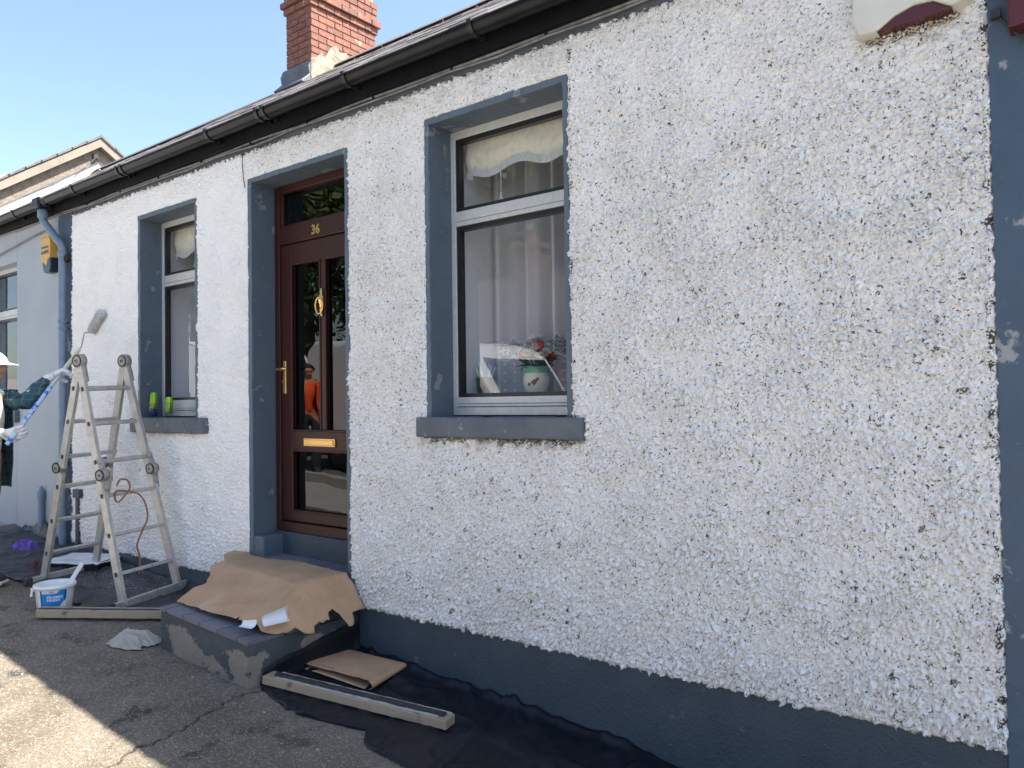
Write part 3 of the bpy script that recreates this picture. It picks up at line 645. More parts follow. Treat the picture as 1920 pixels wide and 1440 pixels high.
# ---- door
def door():
    x0, x1, zb, zt = -4.640, -3.667, .728, 3.130; yf = .168
    m = MB(); w = .056
    m.box((x0, yf, zb), (x0+w, yf+.07, zt)); m.box((x1-w, yf, zb), (x1, yf+.07, zt)); m.box((x0+w, yf, zt-w), (x1-w, yf+.07, zt)); m.box((x0+w, yf, 2.715), (x1-w, yf+.07, 2.835)); m.box((x0+w, yf-.004, zb), (x1-w, yf+.07, .795))
    m.box((x0+w, yf+.012, 2.835), (x0+w+.022, yf+.06, zt-w)); m.box((x0+w+.022, yf+.012, 2.835), (x1-w, yf+.06, 2.853))
    d = m.build('door', 'mahogany', COT, bevel=.005)
    a, b = x0+w+.004, x1-w-.004; y0, y1 = yf+.010, yf+.062; m = MB()
    pl, pr, ml, mr = -4.452, -3.79, -4.160, -4.088
    m.box((a, y0, .80), (pl, y1, 2.711)); m.box((pr, y0, .80), (b, y1, 2.711)); m.box((pl, y0, 2.560), (pr, y1, 2.711)); m.box((pl, y0, 1.278), (pr, y1, 1.430)); m.box((pl, y0, .80), (pr, y1, .880)); m.box((ml, y0+.001, 1.430), (mr, y1, 2.560))
    sub(m.build('leaf', 'mahogany', d, bevel=.006))
    m = MB()                                                   # mouldings round the panes
    def mould(u0, u1, v0, v1, t=.016):
        m.box((u0, y0-.006, v0), (u0+t, y0+.02, v1)); m.box((u1-t, y0-.006, v0), (u1, y0+.02, v1)); m.box((u0+t, y0-.006, v1-t), (u1-t, y0+.02, v1)); m.box((u0+t, y0-.006, v0), (u1-t, y0+.02, v0+t))
    mould(pl-.016, ml+.016, 1.414, 2.576); mould(mr-.016, pr+.016, 1.414, 2.576); mould(pl-.016, pr+.016, .866, 1.294)
    sub(m.build('moulding', 'mahogany', d, bevel=.005))
    for (u0, u1, v0, v1) in ((pl, ml, 1.43, 2.56), (mr, pr, 1.43, 2.56), (pl, pr, .88, 1.278)):
        m = MB(); m.add([(u0-.004, y0+.024, v0-.004), (u1+.004, y0+.024, v0-.004), (u1+.004, y0+.024, v1+.004), (u0-.004, y0+.024, v1+.004)], [(0, 1, 2, 3)]); sub(m.build('pane', 'door_glass', d, recalc=False))
    m = MB(); m.add([(x0+w, yf+.032, 2.84), (x1-w, yf+.032, 2.84), (x1-w, yf+.032, zt-w+.004), (x0+w, yf+.032, zt-w+.004)], [(0, 1, 2, 3)]); sub(m.build('fanlight', 'door_glass', d, recalc=False))
    M = Matrix.Translation((-4.172, yf-.004, 2.768)) @ Matrix.Rotation(R(90), 4, 'X')
    t = text_part('house_number', '36', .088, M, 'brass', d, .004, bold=.003); t.matrix_parent_inverse = Matrix.Identity(4)
    # lever handle
    hx = -4.535; m = MB(); m.box((hx-.015, y0-.010, 1.675), (hx+.015, y0, 1.905)); hd = sub(m.build('handle', 'brass', d, bevel=.006))
    m = MB(); m.tube([(hx, y0, 1.845), (hx, y0-.045, 1.845), (hx-.01, y0-.055, 1.847), (hx+.055, y0-.055, 1.848), (hx+.085, y0-.052, 1.846)], [.009, .009, .010, .010, .007], 10); m.tube([(hx, y0, 1.76), (hx, y0-.02, 1.76)], .011, 10); m.tube([(hx-.03, y0-.052, 1.846), (hx+.0, y0-.055, 1.847)], [.007, .010], 10)
    m.box((hx-.01, y0-.013, 1.69), (hx+.01, y0-.009, 1.72)); sub(m.build('lever', 'brass', d))
    # letter box
    m = MB(); m.box((-4.325, y0-.012, 1.318), (-4.000, y0, 1.372)); m.box((-4.312, y0-.018, 1.326), (-4.013, y0-.010, 1.364)); sub(m.build('letter_box', 'brass', d, bevel=.003))
    # urn knocker
    kx, kz = -4.124, 2.245; m = MB()
    m.lathe([(.004, .115), (.010, .108), (.007, .096), (.016, .088), (.010, .075), (.020, .066), (.026, .05), (.024, .03), (.016, .005), (.010, -.02), (.016, -.035), (.008, -.045), (.011, -.058), (.003, -.072)], 14, Matrix.Translation((kx, y0-.012, kz+.01)), sy=.8)
    m.tube([(kx+math.sin(t)*.038*(1 if t < 4 else 1), y0-.030, kz+.012-.055*math.cos(t)-.004) for t in [i*2*math.pi/22 for i in range(23)]], .0062, 8)
    sub(m.build('knocker', 'brass', d))
    m = MB()                                                   # dark hall behind the glass
    m.box((x0-.3, 1.6, .5), (x1+.3, 1.65, 3.3)); m.box((x0-.32, .25, .5), (x0-.3, 1.6, 3.3)); m.box((x1+.3, .25, .5), (x1+.32, 1.6, 3.3)); m.box((x0-.3, .25, 3.3), (x1+.3, 1.6, 3.32)); m.box((x0-.3, .25, .48), (x1+.3, 1.6, .5))
    m.build('hall_lining', 'room_wall', COT)
door()

# ---- downpipe of the cottage
def downpipe():
    m = MB(); X, Y = -7.525, -.060; r = .033
    m.tube([(-7.79, -.124, 3.47), (-7.79, -.124, 3.37), (-7.775, -.120, 3.325), (-7.735, -.108, 3.285), (-7.60, -.078, 3.145), (-7.545, -.063, 3.095), (X, Y, 3.04), (X, Y, 2.2), (X, Y, 1.2), (X, Y, .34)], r, 14)
    d = m.build('downpipe', 'pipe_paint', COT)
    for z, h in ((3.0, .05), (2.38, .03), (2.32, .03), (1.1, .05)):
        m = MB(); m.lathe([(r+.003, z-h/2), (r+.009, z-h/2+.006), (r+.009, z+h/2-.006), (r+.003, z+h/2)], 14, Matrix.Translation((X, Y, 0))); sub(m.build('collar', 'pipe_paint', d))
    m = MB(); m.lathe([(r+.003, 3.36), (r+.010, 3.365), (r+.012, 3.43), (r+.004, 3.44)], 14, Matrix.Translation((-7.79, -.124, 0)))
    sub(m.build('collar', 'pipe_paint', d)); m = MB(); m.box((-7.87, -.195, 3.44), (-7.71, -.055, 3.545)); sub(m.build('outlet', 'gutter_plastic', d, bevel=.02, seg=3))
    m = MB(); m.box((X-.03, Y, 2.93), (X+.06, -.0, 3.0)); sub(m.build('clip', 'black_plastic', d, bevel=.01))
    m = MB(); m.bar((-7.29, -.022, .40), (-7.29, -.022, .86), .055, .04, (0, 1, 0)); m.box((-7.33, -.06, .80), (-7.20, -.01, .875)); m.build('conduit', 'plinth_paint', COT, bevel=.006)
downpipe()

# ------------------------------------------------------------------ doorstep
def doorstep():
    S = thing('front_step', 'worn grey painted step with slate coloured tiles before the door', 'step', (-4.0, -.4, .12))
    m = MB(); rr = random.Random(3)
    def lumpy(x0, x1, y0, y1, zt):
        nx, nz = 44, 14
        def off(p): return .008*mnoise.noise(Vector(p)*6)+.004*mnoise.noise(Vector(p)*19)
        def fr(u, v):
            x = x0+(x1-x0)*u; z = (gz(x)-.03)+(zt-.055*(x+4.02)-gz(x)+.03)*v; return Vector((x, y0+off((x, 0, z)), z))
        def sd(u, v):
            y = y0+(y1-y0)*u; z = (gz(x1)-.03)+(zt-.055*(x1+4.02)-gz(x1)+.03)*v; e = off((x1, 0, z)) if u == 0 else 0
            return Vector((x1+off((x1*2, y, z))*(0 if u == 0 else 1), y+e, z))
        def sl(u, v):
            y = y1+(y0-y1)*u; z = (gz(x0)-.03)+(zt-.055*(x0+4.02)-gz(x0)+.03)*v; return Vector((x0, y+(off((x0, 0, z)) if u == 1 else 0), z))
        m.grid(fr, nx, nz); m.grid(sd, 30, nz); m.grid(sl, 10, nz)
    lumpy(-4.46, -3.575, -.758, .0, .374)
    m.build('step_body', 'step_paint', S, recalc=False)
    m = MB(); m.box((-4.62, -.29, .10), (-3.60, .16, .555)); m.build('upper_step', 'step_paint', S, bevel=.01)
    m = MB(); q = lambda x: .383-.055*(x+4.02); m.add([(-4.455, -.752, q(-4.455)), (-3.580, -.752, q(-3.58)), (-3.580, -.28, q(-3.58)), (-4.455, -.28, q(-4.455))], [(0, 1, 2, 3)]); m.add([(-4.62, -.285, .566), (-3.67, -.285, .566), (-3.67, .15, .566), (-4.62, .15, .566)], [(0, 1, 2, 3)]); m.build('grout', 'tar_strip', S, recalc=False)
    t = MB(); t.box((-.5, -.5, -.5), (.5, .5, .5)); me = t.mesh('tile', 'step_tile')
    bb = bmesh.new(); bb.from_mesh(me); bmesh.ops.bevel(bb, geom=bb.edges, offset=.02, segments=1, affect='EDGES'); bb.to_mesh(me); bb.free()
    def tiles(cuts, y0, y1, z, th=.022, g=.010):
        for i in range(len(cuts)-1):
            o = bpy.data.objects.new('tile', me); link(o, S); o.matrix_parent_inverse = Matrix.Translation(-S.location)
            o.location = ((cuts[i]+cuts[i+1])/2, (y0+y1)/2, z-th/2+rr.uniform(-.001, .001)); o.scale = (cuts[i+1]-cuts[i]-g, y1-y0-g, th)
            if z < .5: o.location.z -= .055*(o.location.x+4.02); o.rotation_euler.y = .055
    c = [-4.465, -4.395, -4.215, -4.035, -3.855, -3.675, -3.570]
    tiles(c, -.768, -.525, .397); tiles(c, -.525, -.29, .397)
    c = [-4.640, -4.52, -4.34, -4.16, -3.98, -3.80, -3.667]
    tiles(c, -.07, .150, .577); tiles(c, -.29, -.07, .577)
doorstep()

# ------------------------------------------------------------------ neighbouring houses
def wall_slab(m, x0, x1, z0, z1, opening=None, y0=0.0, y1=.24):
    if not opening: m.box((x0, y0, z0), (x1, y1, z1)); return
    a, b, c, d = opening
    m.box((x0, y0, z0), (a, y1, z1)); m.box((b, y0, z0), (x1, y1, z1)); m.box((a, y0, z0), (b, y1, c)); m.box((a, y0, d), (b, y1, z1))
def left_neighbour():
    N = thing('neighbour_cottage', 'pale blue grey smooth rendered cottage beyond the downpipe', 'cottage', (-10.2, 0, .4))
    m = MB(); wall_slab(m, -12.75, -7.70, .0, 3.50, (-9.72, -8.74, 1.52, 3.09), -.002); m.build('wall', 'neighbour_paint', N, bevel=.012, seg=2)
    window(N, -9.72, -8.74, 1.60, 3.09, 2.57, 2.65, 1.72, ((-9.82, -.05, 1.46), (-8.66, .12, 1.58)), .10)
    m = MB(); m.box((-9.7, .5, 1.5), (-8.76, .52, 3.1)); m.build('window_blind', 'reveal_white', N)
    gutter(N, -12.75, -7.64, -.006, [-8.35, -9.5, -10.6, -11.7])
    m = MB(); m.box((-12.75, -.06, 3.40), (-7.76, -.036, 3.585)); m.box((-12.75, -.036, 3.418), (-7.76, .02, 3.44)); m.build('fascia', 'fascia_paint', N)
    roof(N, -12.75, -7.52, -.045, 0)
    m = MB(); m.tube([(-8.06, -.035, .25), (-8.06, -.035, .80)], .028, 12); m.lathe([(.034, .74), (.036, .75), (.036, .80), (.02, .83), (.012, .86)], 12, Matrix.Translation((-8.06, -.035, 0))); m.build('waste_pipe', 'pipe_paint', N)
    m = MB(); m.box((-12.7, 5.1, 0), (-7.6, 5.2, 3.5)); m.build('rear_wall', 'neighbour_paint', N)
left_neighbour()
def far_house():
    H = thing('gable_house', 'taller house with a sunlit brown rendered gable at far left', 'house', (-15.5, 2.6, .6))
    xg = -12.78; zr = 5.885; s = .70
    m = MB(); m.prism([(-.1, 0), (-.1, zr-s*2.7), (RIDGE_Y, zr-.02), (5.3, zr-s*2.7), (5.3, 0)], lambda y, z: Vector((-19, y, z)), lambda y, z: Vector((xg, y, z))); m.build('wall', 'gable_render', H)
    for sg in (-1, 1):
        m = MB(); n = 14
        for i in range(n):
            a, b = i*3.05/n, (i+1)*3.05/n; j = random.uniform(-.012, .012)
            m.prism([(a, -.0), (b+.02, -.0), (b+.02, .028), (a, .045)], lambda u, v: Vector((-19, RIDGE_Y+sg*u, zr-s*u+v+.03+j)), lambda u, v: Vector((xg+.13, RIDGE_Y+sg*u, zr-s*u+v+.03+j)))
        m.build('roof', 'slate', H)
        m = MB(); m.prism([(0, -.115), (3.0, -.115), (3.0, .025), (0, .025)], lambda u, v: Vector((xg+.015, RIDGE_Y+sg*u, zr-s*u+v)), lambda u, v: Vector((xg+.11, RIDGE_Y+sg*u, zr-s*u+v)))
        m.build('barge_board', 'barge_paint', H)
    pts = [(2.6-3.0, roof_z(-.4)-.35), (2.6, roof_z(2.6)-.35), (3.4, roof_z(1.8)-.35), (3.4, roof_z(1.8)+.075), (2.6, roof_z(2.6)+.075), (-.4, roof_z(-.4)+.075)]
    m = MB(); m.prism(pts, lambda y, z: Vector((xg, y, z)), lambda y, z: Vector((xg+.025, y, z))); m.build('white_band', 'white_paint', H)
    m = MB(); m.prism([(-.4, roof_z(-.4)+.075), (2.6, roof_z(2.6)+.075), (3.4, roof_z(1.8)+.075), (3.4, roof_z(1.8)+.095), (2.6, roof_z(2.6)+.095), (-.4, roof_z(-.4)+.095)], lambda y, z: Vector((xg, y, z)), lambda y, z: Vector((xg+.04, y, z))); m.build('band_edge', 'lead', H)
    m = MB(); m.bar((xg+.05, 1.28, 5.00), (xg+.05, .3, 4.25), .03, .10, (0, -.6, .8)); m.build('white_board', 'white_paint', H)
    m = MB(); m.tube([(xg+.02, 2.55, 5.62), (xg+.06, 2.55, 5.60), (xg+.05, 2.2, 5.20), (xg+.05, 1.5, 4.75)], .006, 6); m.tube([(xg+.06, 2.55, 5.60), (xg+.08, 2.62, 5.45), (xg+.07, 2.68, 5.35)], .005, 6); m.box((xg, 2.51, 5.58), (xg+.05, 2.58, 5.65)); m.build('aerial_cable', 'dark_cable', H)
    m = MB(); m.box((-19, 0, 6.0), (-18.5, .6, 6.1)); 
far_house()
def right_neighbour():
    N = thing('lower_cottage', 'slate roofed cottage stepping down the street beyond the right edge', 'cottage', (3.8, 0, -.2))
    m = MB(); wall_slab(m, .32, 7.5, -.6, 3.1, (2.2, 3.2, 1.1, 2.7), .002); m.build('wall', 'neighbour_paint', N)
    m = MB(); m.box((2.2, .12, 1.1), (3.2, .16, 2.7)); m.build('window_pane', 'van_glass', N)
    roof(N, 0.02, 7.5, -.42, 0)
    m = MB(); m.box((-.02, 2.35, 4.6), (.42, 2.95, 5.36)); m.lathe([(.1, 5.36), (.08, 5.56), (.1, 5.60)], 12, Matrix.Translation((.2, 2.65, 0))); m.build('chimney', 'red_brick_far', N)
    m = MB(); m.prism([(.1, -.5), (.1, 3.0), (RIDGE_Y, roof_z(RIDGE_Y)-.5), (5.1, 3.0), (5.1, -.5)], lambda y, z: Vector((7.3, y, z)), lambda y, z: Vector((7.4, y, z))); m.box((.1, 5.1, -.6), (7.4, 5.2, 3.1)); m.build('house_shell', 'room_wall', N)
right_neighbour()

# ------------------------------------------------------------------ cables under the eaves
def cables():
    rr = random.Random(4)
    def run(x0, x1, z, amp, y, n=46, seed=0):
        return [(x0+(x1-x0)*i/n, y+.004*math.sin(i*1.3+seed), z+amp*mnoise.noise(Vector((i*.42, seed, 0)))+.004*math.sin(i*.9+seed)) for i in range(n+1)]
    for k, (z, amp, r, mat, lab) in enumerate(((3.400, .012, .0095, 'cable_sleeve', 'thicker grey cable clipped along the top of the white wall'), (3.380, .016, .0070, 'cable_sleeve', 'thin pale cable sagging lowest beneath the gutter'), (3.424, .010, .006, 'dark_cable', 'black cable running highest under the fascia'))):
        m = MB(); m.tube(run(-7.7 if k else -9.4, .35, z, amp, -.022-.006*k, seed=k*7), r, 7)
        c = m.build('eaves_cable', mat); tag(c, lab, 'cable', 'cables under the eaves')
        if k == 0:
            m = MB()
            for x in np.arange(-7.1, .2, .62): m.box((x-.006, -.040, 3.385), (x+.006, -.006, 3.432))
            m.build('clip', 'black_plastic', c, bevel=.003)
    m = MB(); m.tube([(-9.6, -.02, 3.16), (-9.2, -.02, 3.20), (-8.4, -.02, 3.27), (-7.95, -.02, 3.30)], .009, 7); tag(m.build('eaves_cable', 'cable_sleeve'), 'pale cable sloping across the neighbouring wall above the alarm', 'cable', 'cables under the eaves')
    m = MB(); m.tube([(-4.71, -.03, 3.40), (-4.715, -.034, 3.28), (-4.705, -.034, 3.18), (-4.69, -.03, 3.10)], .003, 6); tag(m.build('loose_wire', 'dark_cable'), 'short thin wire hanging by the top corner of the door surround', 'wire')
cables()

# ------------------------------------------------------------------ alarm boxes
def alarms():
    A = thing('alarm_box', 'yellow and navy burglar alarm box behind the bent downpipe', 'alarm box', (-7.83, 0, 3.0))
    x0, x1, xm = -7.935, -7.735, -7.835; yf = -.085
    m = MB(); m.prism([(x0, 3.165), (x0, 2.985), (x0+.03, 2.970), (xm-.012, 2.945), (xm+.015, 2.925), (xm+.04, 2.975), (xm+.06, 2.995), (x1, 3.0), (x1, 3.165), (x1-.02, 3.20), (x0+.02, 3.20)], lambda x, z: Vector((x, 0, z)), lambda x, z: Vector((x, yf, z))); m.build('case', 'alarm_yellow', A, bevel=.006)
    m = MB(); m.prism([(x0+.004, 3.0), (x0+.03, 2.90), (x0+.06, 2.865), (x1-.03, 2.865), (x1-.006, 2.91), (x1-.004, 3.02)], lambda x, z: Vector((x, 0, z)), lambda x, z: Vector((x, yf+.006, z))); m.build('lens', 'alarm_navy', A, bevel=.008)
    m = MB(); m.box((x0-.006, yf-.012, 3.195), (x1+.006, 0, 3.207)); m.build('lid', 'alarm_yellow', A, bevel=.003)
    M = Matrix.Translation((xm-.005, yf-.002, 3.055)) @ Matrix.Rotation(R(90), 4, 'X'); text_part('lettering', 'ALARMS', .047, M, 'alarm_navy', A, .0008, sx=.95)
    m = MB(); m.box((xm-.075, yf-.003, 3.092), (xm+.065, yf-.0005, 3.112)); m.build('name_strip', 'alarm_navy', A)
    B = thing('bell_box', 'large cream bell box with dark red lens at the top right', 'alarm box', (-.53, 0, 3.1))
    yf = -.085; x0, x1 = -.715, -.335
    m = MB(); m.prism([(x0+.01, 2.932), (-.640, 2.928), (-.58, 2.966), (-.52, 2.985), (-.46, 2.982), (-.405, 2.945), (x1-.02, 2.955), (x1, 2.98), (x1-.02, 3.21), (-.53, 3.235), (x0+.0, 3.21), (x0-.01, 2.99)], lambda x, z: Vector((x, -.005, z)), lambda x, z: Vector((x, yf, z))); m.build('case', 'alarm_cream', B, bevel=.010, seg=3)
    m = MB(); m.prism([(-.642, 2.926), (-.58, 2.962), (-.52, 2.980), (-.46, 2.977), (-.400, 2.940), (-.46, 2.934)], lambda x, z: Vector((x, -.01, z)), lambda x, z: Vector((x, yf+.008, z))); m.build('lens', 'strobe_red', B, bevel=.003)
    C = thing('red_box', 'small dark red box cut off by the right edge of the picture', 'box', (-.16, -.03, 2.9))
    m = MB(); m.box((-.238, -.110, 2.805), (-.06, -.02, 2.99)); m.build('case', 'red_plastic', C, bevel=.006)
    m = MB(); m.box((-.242, -.114, 2.98), (-.056, -.02, 2.998)); m.build('lid', 'alarm_cream', C, bevel=.003)
    m = MB(); m.tube([(-.275, -.03, 2.905), (-.262, -.035, 2.87), (-.245, -.04, 2.845), (-.22, -.06, 2.80), (-.18, -.05, 2.76), (-.14, -.045, 2.74)], .0045, 8); m.box((-.292, -.05, 2.875), (-.262, -.02, 2.905)); m.build('cable', 'dark_cable', C)
alarms()

# ------------------------------------------------------------------ ladder
def ladder():
    L = thing('stepladder', 'dirty aluminium multi hinge stepladder standing by the small window', 'ladder', (-5.92, -.37, .26))
    apex = {'n': Vector((-5.875, -.604, 1.925)), 'f': Vector((-5.970, -.238, 1.940))}
    feet = {('A', 'n'): Vector((-6.415, -.630, .315)), ('A', 'f'): Vector((-6.515, -.212, .320)), ('B', 'n'): Vector((-5.335, -.552, .255)), ('B', 'f'): Vector((-5.475, -.085, .262))}
    def rail(p, q, off):
        d = (q-p).normalized(); side = (apex['f']-apex['n']); side -= d*side.dot(d); side.normalize(); face = d.cross(side)
        m = MB()                                            # channel section: web and two flanges
        w, t = .062, .024
        M = Matrix((d, face, side)).transposed().to_4x4(); M.translation = p; Ln = (q-p).length
        m.box((0, -w/2, -.002), (Ln, w/2, .002), M); m.box((0, -w/2, -t), (Ln, -w/2+.004, t*.0), M); m.box((0, w/2-.004, -t), (Ln, w/2, 0), M); m.box((0, -w/2, -t), (Ln, w/2, -t+.003), M)
        return m.build('rail', 'ladder_alu', L, bevel=.0025)
    for (h, s), ft in feet.items():
        a = apex[s]; d = (ft-a); mid = a+d*.485; shift = Vector((-.02 if h == 'A' else .02, 0, 0))
        rail(a+d.normalized()*.03, mid-d.normalized()*.02, 0); rail(mid+d.normalized()*.02, ft, 0)
        # mid hinge: two discs and plates
        dn = d.normalized(); sd = (apex['f']-apex['n']).normalized(); sg = -1 if s == 'n' else 1
        out = Vector((-1 if h == 'A' else 1, 0, .3)).normalized()
        c = mid+out*.045
        m = MB(); q = sd.to_track_quat('Z', 'Y').to_matrix().to_4x4(); M = Matrix.Translation(c) @ q
        for rr_, z0, z1 in ((.046, -.034, .006), (.030, .006, .012), (.013, .012, .018)): m.lathe([(rr_*.96, z0), (rr_, z0+.002), (rr_, z1-.002), (rr_*.94, z1)], 20, M)
        for rr_, z0, z1 in ((.030, -.042, -.034), (.012, -.048, -.042)): m.lathe([(rr_*.96, z0), (rr_, z0+.002), (rr_, z1-.002), (rr_*.94, z1)], 20, M)
        mr_ = MB(); mr_.lathe([(.034, .0125), (.040, .0135), (.040, .0065), (.034, .0065)], 20, M, False, False); mr_.lathe([(.034, -.0425), (.040, -.0435), (.040, -.034), (.034, -.034)], 20, M, False, False); mr_.lathe([(.006, .0182), (.010, .0186)], 12, M); mr_.lathe([(.005, -.0486), (.009, -.0482)], 12, M)
        mr_.build('pivot_ring', 'rubber', L)
        m.bar(mid-dn*.13, mid-dn*.0+out*.03, .040, .050, out); m.bar(mid+out*.03, mid+dn*.14, .040, .050, out); m.bar(mid+dn*.05-out*.01, mid+dn*.11+out*.035, .02, .03, out)
        m.build('hinge', 'ladder_plate', L, bevel=.004)
    for s in ('n', 'f'):
        a = apex[s]; sd = (apex['f']-apex['n']).normalized(); q = sd.to_track_quat('Z', 'Y').to_matrix().to_4x4(); M = Matrix.Translation(a+Vector((0, 0, .012))) @ q; m = MB()
        for rr_, z0, z1 in ((.052, -.030, .016), (.034, .016, .022), (.034, -.036, -.030), (.014, -.044, -.036)): m.lathe([(rr_*.96, z0), (rr_, z0+.002), (rr_, z1-.002), (rr_*.94, z1)], 24, M)
        mr_ = MB(); mr_.lathe([(.037, -.0365), (.043, -.0375), (.043, -.030), (.037, -.030)], 20, M, False, False); mr_.lathe([(.005, -.0446), (.010, -.0442)], 12, M); mr_.build('pivot_ring', 'rubber', L)
        for h in 'AB':
            dn = (feet[(h, s)]-a).normalized(); m.bar(a, a+dn*.15, .042, .055, dn.cross(sd))
        m.build('hinge', 'ladder_plate', L, bevel=.004)
    for h in 'AB':
        for t in (.115, .265, .425, .565, .725, .88):
            p = apex['n'].lerp(feet[(h, 'n')], t); q = apex['f'].lerp(feet[(h, 'f')], t); dn = (feet[(h, 'n')]-apex['n']).normalized(); m = MB()
            m.bar(p, q, .030, .026, dn); sd = (q-p).normalized()
            for e, g in ((p-sd*.008, 1), (q+sd*.008, -1)): m.bar(e-sd*.004, e+sd*.004, .022, .020, dn)
            rg = m.build('rung', 'ladder_alu', L, bevel=.004)
            for e, g in ((p-sd*.0275, 1), (q+sd*.006, -1)):
                m = MB(); m.bar(e-sd*.0015, e+sd*.0015, .020, .030, dn); sub(m.build('rung_end_shade', 'rubber', rg))  # dark plates stand in for the shaded recesses at the rung ends
    # stabiliser bars with rubber ends
    for (p, q) in (((-6.375, -.740, .305), (-6.535, -.135, .318)), ((-5.300, -.640, .250), (-5.492, -.020, .270))):
        p, q = Vector(p), Vector(q); m = MB(); m.bar(p, q, .030, .072); m.build('stabiliser', 'ladder_alu', L, bevel=.004)
        d = (q-p).normalized()
        for e, g in ((p, -1), (q, 1)):
            m = MB(); m.bar(e, e+d*.055*g, .038, .082); m.build('rubber_foot', 'rubber', L, bevel=.008)
    # holes punched in the rails
    m = MB()
    # rope hanging from a rung
    m = MB(); pts = [(-5.555, -.50, 1.045), (-5.57, -.47, 1.085), (-5.55, -.43, 1.08), (-5.53, -.42, 1.03), (-5.52, -.45, .99), (-5.55, -.49, .93), (-5.565, -.51, .96), (-5.555, -.50, 1.01), (-5.52, -.43, 1.00), (-5.50, -.37, .975), (-5.485, -.33, .90), (-5.48, -.32, .80), (-5.49, -.35, .72), (-5.50, -.385, .62), (-5.50, -.37, .55), (-5.495, -.365, .47), (-5.49, -.375, .41)]
    sm = []
    for i in range(len(pts)-1):
        p0, p1, p2, p3 = [Vector(pts[max(0, min(len(pts)-1, i+k))]) for k in (-1, 0, 1, 2)]
        for t in (0, .25, .5, .75): sm.append(.5*((2*p1)+(p2-p0)*t+(2*p0-5*p1+4*p2-p3)*t*t+(3*p1-p0-3*p2+p3)*t*t*t))
    sm.append(Vector(pts[-1])); m.tube(sm, [.0062]*(len(sm)-3)+[.008, .010, .008], 8)
    tag(m.build('rope', 'rope_brown'), 'brown rope looped round a ladder rung and hanging down', 'rope')
ladder()

# ------------------------------------------------------------------ people
FOLDS = bpy.data.textures.new('folds', 'CLOUDS'); FOLDS.noise_scale = .055; FOLDS.noise_depth = 1
def skin_mesh(name, verts, edges, radii, mat, parent, root=0, sub=2, loc=None):
    me = bpy.data.meshes.new(name); me.from_pydata([tuple(v) for v in verts], edges, []); me.materials.append(MATS[mat])
    o = bpy.data.objects.new(name, me); link(o, parent)
    if parent is not None: o.matrix_parent_inverse = Matrix.Translation(-parent.location)
    sk = o.modifiers.new('skin', 'SKIN'); sk.use_smooth_shade = True; sk.branch_smoothing = .4
    lay = me.skin_vertices[0] if len(me.skin_vertices) else None
    if lay is None:
        bm = bmesh.new(); bm.from_mesh(me); bm.verts.layers.skin.verify(); bm.to_mesh(me); bm.free(); lay = me.skin_vertices[0]
    for i, r in enumerate(radii):
        lay.data[i].radius = (r, r) if not isinstance(r, tuple) else r; lay.data[i].use_root = (i == root)
    s = o.modifiers.new('smooth', 'SUBSURF'); s.levels = sub; s.render_levels = sub
    return o
def chain(vs, es, rs, pts, rad, start=None):
    prev = start
    for p, r in zip(pts, rad):
        vs.append(Vector(p)); rs.append(r); i = len(vs)-1
        if prev is not None: es.append((prev, i))
        prev = i
    return prev
def hand(name, wrist, fwd, palm_n, mat, parent, curl=1.0, scale=1.0, thumb_side=1, cuff=.06):
    """fingers curl towards palm_n; five separate fingers"""
    f = Vector(fwd).normalized(); n = Vector(palm_n); n = (n-f*n.dot(f)).normalized(); s = f.cross(n)*thumb_side
    W = Vector(wrist); vs, es, rs = [], [], []
    a = chain(vs, es, rs, [W-f*cuff, W, W+f*.035*scale, W+f*.075*scale], [(.036*scale, .034*scale), (.031*scale, .028*scale), (.040*scale, .025*scale), (.044*scale, .022*scale)])
    def fing(base, dirn, L, r, c):
        pts = [base]; d = dirn.copy(); p = base
        for k, l in enumerate((.45, .32, .27)):
            ang = c*(.55, 1.0, .8)[k]; d = (d*math.cos(ang)+n*math.sin(ang)).normalized(); p = p+d*L*l; pts.append(p)
        return pts
    for k, (off, L) in enumerate(((.030, .072), (.010, .080), (-.011, .075), (-.031, .058))):
        b = W+f*.080*scale+s*off*scale; pts = fing(b, f, L*scale, .009, curl)
        chain(vs, es, rs, pts, [.013*scale, .0125*scale, .0115*scale, .010*scale], a)
    b = W+f*.025*scale+s*.036*scale; td = (f*.6+s*.75+n*.35).normalized()
    chain(vs, es, rs, [b, b+td*.032*scale, b+td*.032*scale+(f*.8+n*.7*curl).normalized()*.030*scale, b+td*.028*scale+(f*.8+n*.9*curl).normalized()*.054*scale], [.014*scale, .012*scale, .011*scale, .009*scale], 1)
    return skin_mesh(name, vs, es, rs, mat, parent, 1, 2)
